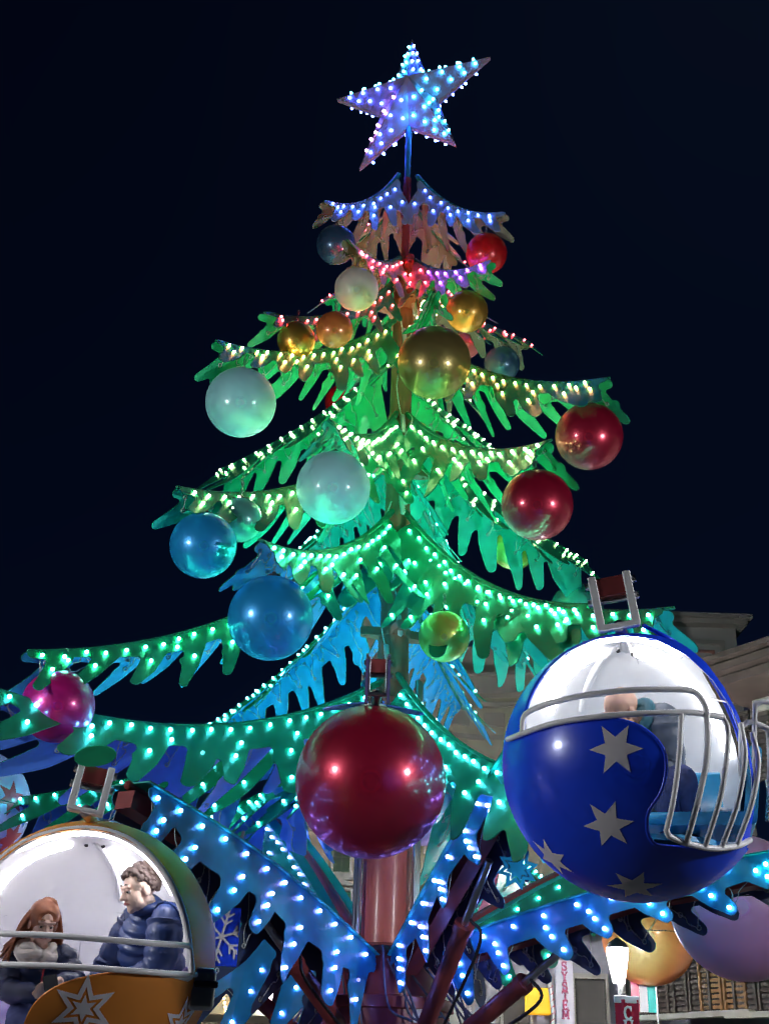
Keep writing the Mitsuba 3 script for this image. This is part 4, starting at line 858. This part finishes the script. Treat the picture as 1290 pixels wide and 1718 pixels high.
# the brown house left of the column
key = thing('town_house', 'brown stucco house with small windows behind the left branches', 'house'); HY = 28.0
hx0, hx1, hz = at_y(215, 1500, HY)[0], at_y(640, 1500, HY)[0], float(at_y(420, 1392, HY)[2])
add(key + '__wall', box_at(((hx0 + hx1) / 2, HY + 4, hz / 2), (hx1 - hx0, 8, hz)), 'm_stucco_brown')
add(key + '__cornice', box_at(((hx0 + hx1) / 2, HY + 3.9, hz + .13), (hx1 - hx0 + .7, 8.5, .26), 0, .03), 'm_cornice', smooth=30)
add(key + '__string_course', box_at(((hx0 + hx1) / 2, HY - .04, float(at_y(560, 1470, HY)[2])), (hx1 - hx0, .12, .16)), 'm_cornice')
for px in (340, 430, 500, 573, 620):
    for py, pd in ((1448, False), (1520, True)):
        p = at_y(px, py, HY); window(key, p, .34 * 1.1, .62 if pd else .7, .2, .06, pediment=pd)
# cream house on the right with a deep eave, its wall running back towards the church
key = thing('town_house', 'cream house with a deep dark eave and old shutters, far right', 'house')
e0 = at_y(1228, 1150, 21.0); wd = nz(V(.56, -.83, 0)); wn = nz(np.cross(wd, V(0, 0, 1))) * -1; wn = wn if wn @ (EYE - e0) > 0 else -wn
Lw = 16.0; top = e0[2]
def on_wall(px, py):
    d = ray(px, py); t = ((e0 - EYE) @ wn) / (d @ wn); q = EYE + d * t; return (q - e0) @ wd, q[2]
def wbox(s, z, w, h, t, off=0.0):
    c = V(e0[0], e0[1], 0) + wd * s + wn * (off - t / 2) + V(0, 0, z); m = trimesh.creation.box((w, t, h)); m.apply_transform(frame_matrix(c, wd, wn, V(0, 0, 1))); return m
add(key + '__wall', wbox(Lw / 2 + .5, top / 2 - .2, Lw, top - .4, 5.0), 'm_cream')
add(key + '__eave', cat([wbox(Lw / 2 + .2, top - .18, Lw + .8, .16, 6.0, .75), wbox(Lw / 2 + .1, top + .0, Lw + 1.2, .14, 6.2, .95), wbox(Lw / 2 + .0, top + .16, Lw + 1.4, .10, 6.2, 1.08)]), 'm_roof_eave')
add(key + '__frieze', wbox(Lw / 2 + .5, top - .55, Lw, .22, .2, .12), 'm_cream')
for k, (px, py, lit) in enumerate(((1100, 1650, 0), (1157, 1645, 0), (1214, 1640, 1), (1272, 1640, 0))):
    s_, z_ = on_wall(px, py); wk = f'{key}__window' + (f'_{k:03d}' if k else ''); w_, h_ = 1.0, 1.05
    scene[wk] = mikit.ply(cat([wbox(s_, z_, w_, h_, .06, .02)]), 'm_frame_dark')
    for sg in (-1, 1):
        sk = wk + '__shutter' + ('' if sg < 0 else '_001'); pts = [wbox(s_ + sg * w_ * .26, z_ - h_ / 2 + .05 + j * (h_ - .1) / 11, w_ * .46, .055, .05, .06 + .01 * (j % 2)) for j in range(12)] + [wbox(s_ + sg * w_ * (.26 + q), z_, .05, h_, .05, .085) for q in (-.22, .22)]
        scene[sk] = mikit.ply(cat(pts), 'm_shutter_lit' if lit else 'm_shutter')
    add(wk + '__sill', wbox(s_, z_ - h_ / 2 - .06, w_ + .25, .09, .22, .2), 'm_cream')
s_, z_ = on_wall(1266, 1250); scene[key + '__window_004'] = mikit.ply(wbox(s_, z_, .8, 1.3, .06, .02), 'm_frame_dark')
for sg in (-1, 1): scene[key + '__window_004__shutter' + ('' if sg < 0 else '_001')] = mikit.ply(cat([wbox(s_ + sg * .21, z_ - .6 + j * .1, .38, .07, .05, .06 + .01 * (j % 2)) for j in range(13)]), 'm_shutter')
# low shop behind the right arm
key = thing('shop', 'grey violet shop front with dark doorway and shutters behind the street lamp', 'shop'); SY = 25.0
paint('m_shop', (.26, .25, .30), .8, vary=.2, scale=1.0)
sx0, sx1, sz = at_y(742, 1600, SY)[0], at_y(1150, 1600, SY)[0], float(at_y(950, 1566, SY)[2])
add(key + '__wall', box_at(((sx0 + sx1) / 2, SY + 2.5, sz / 2), (sx1 - sx0, 5, sz)), 'm_shop')
add(key + '__cornice', box_at(((sx0 + sx1) / 2, SY + 2.4, sz + .08), (sx1 - sx0 + .4, 5.4, .16), 0, .02), 'm_cornice', smooth=30)
for px, mat in ((765, 'm_cream'), (812, 'm_shop'), (862, 'm_frame_dark'), (990, 'm_frame_dark'), (1075, 'm_frame_dark')):
    p = at_y(px, 1690, SY); add(key + '__shopfront', box_at((p[0], SY - .02, p[2] - .6), (.58, .10, 2.2)), mat); add(key + '__shopfront_frame', cat([box_at((p[0] + q * .33, SY - .05, p[2] - .6), (.06, .14, 2.3)) for q in (-1, 1)] + [box_at((p[0], SY - .05, p[2] + .55), (.72, .14, .1))]), 'm_cornice')
# lettering
paint('m_letter', (.30, .03, .10), .6); paint('m_lilac_board', (.55, .48, .62), .6, vary=.06); paint('m_red_cloth', (.55, .02, .06), .7, vary=.15, scale=8); paint('m_pole_white', (.66, .64, .60), .5, vary=.2, scale=10)
SERIF = {'S': ['polyline', [(.82, .78), (.72, .93), (.5, 1.0), (.25, .94), (.14, .77), (.25, .6), (.5, .52), (.76, .42), (.87, .24), (.75, .06), (.5, 0), (.25, .06), (.13, .22)], [((.82, .7), (.82, 1.0)), ((.13, .0), (.13, .3))]],
         'Y': ['seg', [((.08, 1), (.5, .5)), ((.92, 1), (.5, .5)), ((.5, .5), (.5, 0))], [((-.06, 1), (.26, 1)), ((.74, 1), (1.06, 1)), ((.28, 0), (.72, 0))]],
         'T': ['seg', [((.5, 1), (.5, 0)), ((.03, 1), (.97, 1))], [((.28, 0), (.72, 0)), ((.03, 1), (.03, .78)), ((.97, 1), (.97, .78))]],
         'E': ['seg', [((.18, 0), (.18, 1)), ((.1, 1), (.88, 1)), ((.18, .5), (.66, .5)), ((.1, 0), (.9, 0))], [((.88, 1), (.88, .8)), ((.66, .6), (.66, .4)), ((.9, 0), (.9, .2))]],
         'M': ['seg', [((.06, 0), (.06, 1)), ((.06, 1), (.5, .22)), ((.94, 1), (.5, .22)), ((.94, 0), (.94, 1))], [((-.1, 0), (.22, 0)), ((.78, 0), (1.1, 0)), ((-.1, 1), (.1, 1)), ((.9, 1), (1.1, 1))]],
         'C': ['polyline', [(.86, .8), (.74, .95), (.5, 1.0), (.24, .9), (.12, .66), (.1, .5), (.12, .34), (.24, .1), (.5, 0), (.74, .05), (.88, .22)], [((.86, .7), (.86, 1.0))]],
         'H': ['seg', [((.12, 0), (.12, 1)), ((.88, 0), (.88, 1)), ((.12, .5), (.88, .5))], [((-.06, 0), (.3, 0)), ((.7, 0), (1.06, 0)), ((-.06, 1), (.3, 1)), ((.7, 1), (1.06, 1))]]}
def letter(ch, h, stroke=.2):
    kind, main, ser = SERIF[ch]; k = V(h * .72, h)
    ln = [LineString([V(*q) * k for q in main]).buffer(h * stroke * .5, 8, cap_style=2)] if kind == 'polyline' else [LineString([V(*a) * k, V(*b) * k]).buffer(h * stroke * (.5 if i != 1 or ch == 'E' or ch == 'M' else .4), 8, cap_style=2) for i, (a, b) in enumerate(main)]
    ln += [LineString([V(*a) * k, V(*b) * k]).buffer(h * .055, 4, cap_style=3) for a, b in ser]; return extrude(unary_union(ln), .02)
def put_letter(key, ch, c, h, mat):
    m = letter(ch, h); m.apply_translation((-h * .36, -h / 2, 0)); m.apply_transform(frame_matrix(c, V(1, 0, 0), V(0, 0, 1), V(0, -1, 0))); add(key + '__letter', m, mat)
BY = 19.0; key = thing('shop_sign', 'tall lilac board with dark red upright letters', 'sign')
p0, p1 = at_y(947, 1612, BY), at_y(949, 1760, BY); wb = 30 / FPX * depth_of(p0)
add(key + '__board', box_at(((p0[0] + p1[0]) / 2, BY + .03, (p0[2] + p1[2]) / 2), (wb, .06, p0[2] - p1[2]), 0, .01), 'm_lilac_board', smooth=30)
for ch, py in zip('SYSTEM', (1622, 1639, 1656, 1672, 1687, 1703)): put_letter(key, ch, V(p0[0] * .6 + p1[0] * .4, BY - .002, at_y(949, py, BY)[2]), .118, 'm_letter')
add(key + '__post', sweep([V((p0[0] + p1[0]) / 2, BY + .1, 0), V((p0[0] + p1[0]) / 2, BY + .1, p1[2] + .1)], .05, 12), 'm_steel', smooth=30)
key = thing('wrapped_pole', 'white pole wrapped in printed ribbon beside the lilac letter board', 'pole'); q0 = at_y(922, 1634, BY - .4)
add(key + '__pole', sweep(spline([V(q0[0] + .03 * math.sin(z * 5), q0[1], z) for z in np.linspace(0, q0[2], 12)], 60), .028, 12), 'm_pole_white', smooth=True)
add(key + '__ribbon', cat([sweep([V(q0[0] + .03 * math.sin(z * 5) + .031 * math.cos(t), q0[1] + .031 * math.sin(t), z + t * .02) for t in np.linspace(0, 6.28, 16)], .005, 5) for z in np.linspace(1.0, q0[2] - .2, 26)]), 'm_decal_red', smooth=True)
paint('m_yellow', (.80, .42, .02), .5)
key = thing('light_box', 'glowing yellow box sign on the shop front', 'sign'); p = at_y(902, 1681, SY - .7); w_ = 41 / FPX * depth_of(p)
add(key + '__box', box_at(p, (w_, .3, w_), 0, .02), 'm_yellow', smooth=30, emitter=led((1.0, .40, .01), .62, 5))
add(key + '__bracket', box_at(p + V(0, .38, w_ * .3), (.06, .6, .06)), 'm_black')
# street lamp with its red banner
def street_lamp(lp, label, k=26):
    key = thing('street_lamp', label, 'street lamp')
    add(key + '__post', sweep([V(lp[0] + .02, lp[1], 0), V(lp[0] + .02, lp[1], lp[2] - .12)], [.05, .035], 16), 'm_pole_white', smooth=30)
    hd_ = trimesh.creation.revolve(np.array([(0, -.22), (.08, -.21), (.14, .12), (.15, .20), (.10, .24), (0, .25)]), sections=28); hd_.apply_translation(lp); add(key + '__lantern', hd_, 'm_bulb', smooth=30, emitter=led((.97, .97, 1.0), k, 90))
    cp = trimesh.creation.revolve(np.array([(0, .255), (.15, .23), (.11, .30), (.02, .36), (0, .36)]), sections=28); cp.apply_translation(lp); add(key + '__cap', cp, 'm_black', smooth=30)
LY = 17.0; lp = at_y(1037, 1622, LY); street_lamp(lp, 'street lamp with a blinding white head right of the letter board', 230)
street_lamp(at_y(733, 1396, 22.0), 'street lamp peeping out beside the red cabin', 1200)
key = thing('banner', 'red hanging banner with large white letters under the street lamp', 'banner'); bp = at_y(1051, 1678, LY - .15); bw = 38 / FPX * depth_of(bp); bz = 1.5
gx, gz = np.meshgrid(np.linspace(-.5, .5, 17), np.linspace(0, -1, 33)); vv = np.c_[bp[0] + gx.ravel() * bw, bp[1] + .03 * np.sin(gx.ravel() * 9 + gz.ravel() * 4), bp[2] + gz.ravel() * bz]; ff = []
for i in range(32):
    for j in range(16): a = i * 17 + j; ff += [[a, a + 1, a + 18], [a, a + 18, a + 17]]
sh_ = trimesh.Trimesh(np.vstack([vv, vv + V(0, .012, 0)]), np.vstack([np.array(ff)[:, ::-1], np.array(ff) + len(vv)]), process=False); add(key + '__cloth', sh_, 'm_red_cloth', smooth=60)
add(key + '__header', box_at(bp + V(0, 0, .0), (bw * 1.12, .04, .09), 0, .01), 'm_decal', smooth=30)
for ch, py in zip('CH', (1701, 1724)): put_letter(key, ch, V(bp[0], bp[1] - .045, at_y(1052, py, LY - .15)[2]), .15, 'm_white')
add(key + '__arm', bar(bp + V(-.02, .02, .06), V(lp[0] + .02, LY, bp[2] + .06), .03, .03), 'm_black')
key = thing('flag', 'small red and white flag behind the red banner', 'flag'); fp = at_y(1078, 1648, LY + 1.5)
for k, (mat, d) in enumerate((('m_decal_red', -.12), ('m_decal', 0.0), ('m_lining_teal', .12))): add(key + '__stripe', box_at(fp + V(d, .0, -.1), (.118, .012, .62)), mat)
add(key + '__pole', cyl(V(fp[0] + .19, fp[1], 0), V(fp[0] + .19, fp[1], fp[2] + .3), .016, 10), 'm_steel', smooth=30)
# market stall bottom left with fairy lights
MY = 20.0; key = thing('market_stall', 'market stall with a white canopy and lamp behind the left arms', 'stall'); mp = at_y(470, 1690, MY)
cn = extrude(Polygon([(-2.6, 0), (2.2, 0), (2.0, .5), (-2.4, .5)]), 2.2); cn.apply_transform(frame_matrix(V(mp[0], MY + 2, mp[2] - .15), V(1, 0, 0), V(0, .0, 1), V(0, -1, 0))); add(key + '__canopy', cn, 'm_cream')
for dx in (-2.4, 2.0): add(key + '__post', cyl(V(mp[0] + dx, MY, 0), V(mp[0] + dx, MY, mp[2] - .15), .04, 12), 'm_steel', smooth=30)
add(key + '__counter', box_at((mp[0] - .2, MY + .3, .5), (4.2, .6, 1.0), 0, .02), 'm_stucco_brown', smooth=30)
lp2 = at_y(454, 1674, MY - .4); add(key + '__lamp', trimesh.creation.icosphere(subdivisions=2, radius=.11).apply_translation(lp2), 'm_bulb', smooth=True, emitter=led((1, 1, .95), 24, 15))
add(key + '__lamp_bracket', bar(lp2 + V(0, .0, .11), V(lp2[0], MY + .2, lp2[2] + .16), .03, .03), 'm_black')
key = thing('fairy_lights', 'swags of warm yellow fairy lights on the stall left of the column', 'string lights'); pts, wire = [], []
for a, b, dip in (((375, 1668), (392, 1690), 10), ((530, 1700), (560, 1668), 8), ((535, 1706), (572, 1690), 10), ((555, 1712), (570, 1680), 4)):
    A, B = at_y(*a, MY - .5), at_y(*b, MY - .5); cu = np.array([A + (B - A) * t - V(0, 0, 1) * dip * .01 * math.sin(math.pi * t) * 2 for t in np.linspace(0, 1, 13)]); pts += list(cu); wire.append(sweep(cu, .005, 5))
add(key + '__wire', cat(wire), 'm_black', smooth=True); put_bulbs(key, pts, .022, (1.0, .62, .15), 14, False)
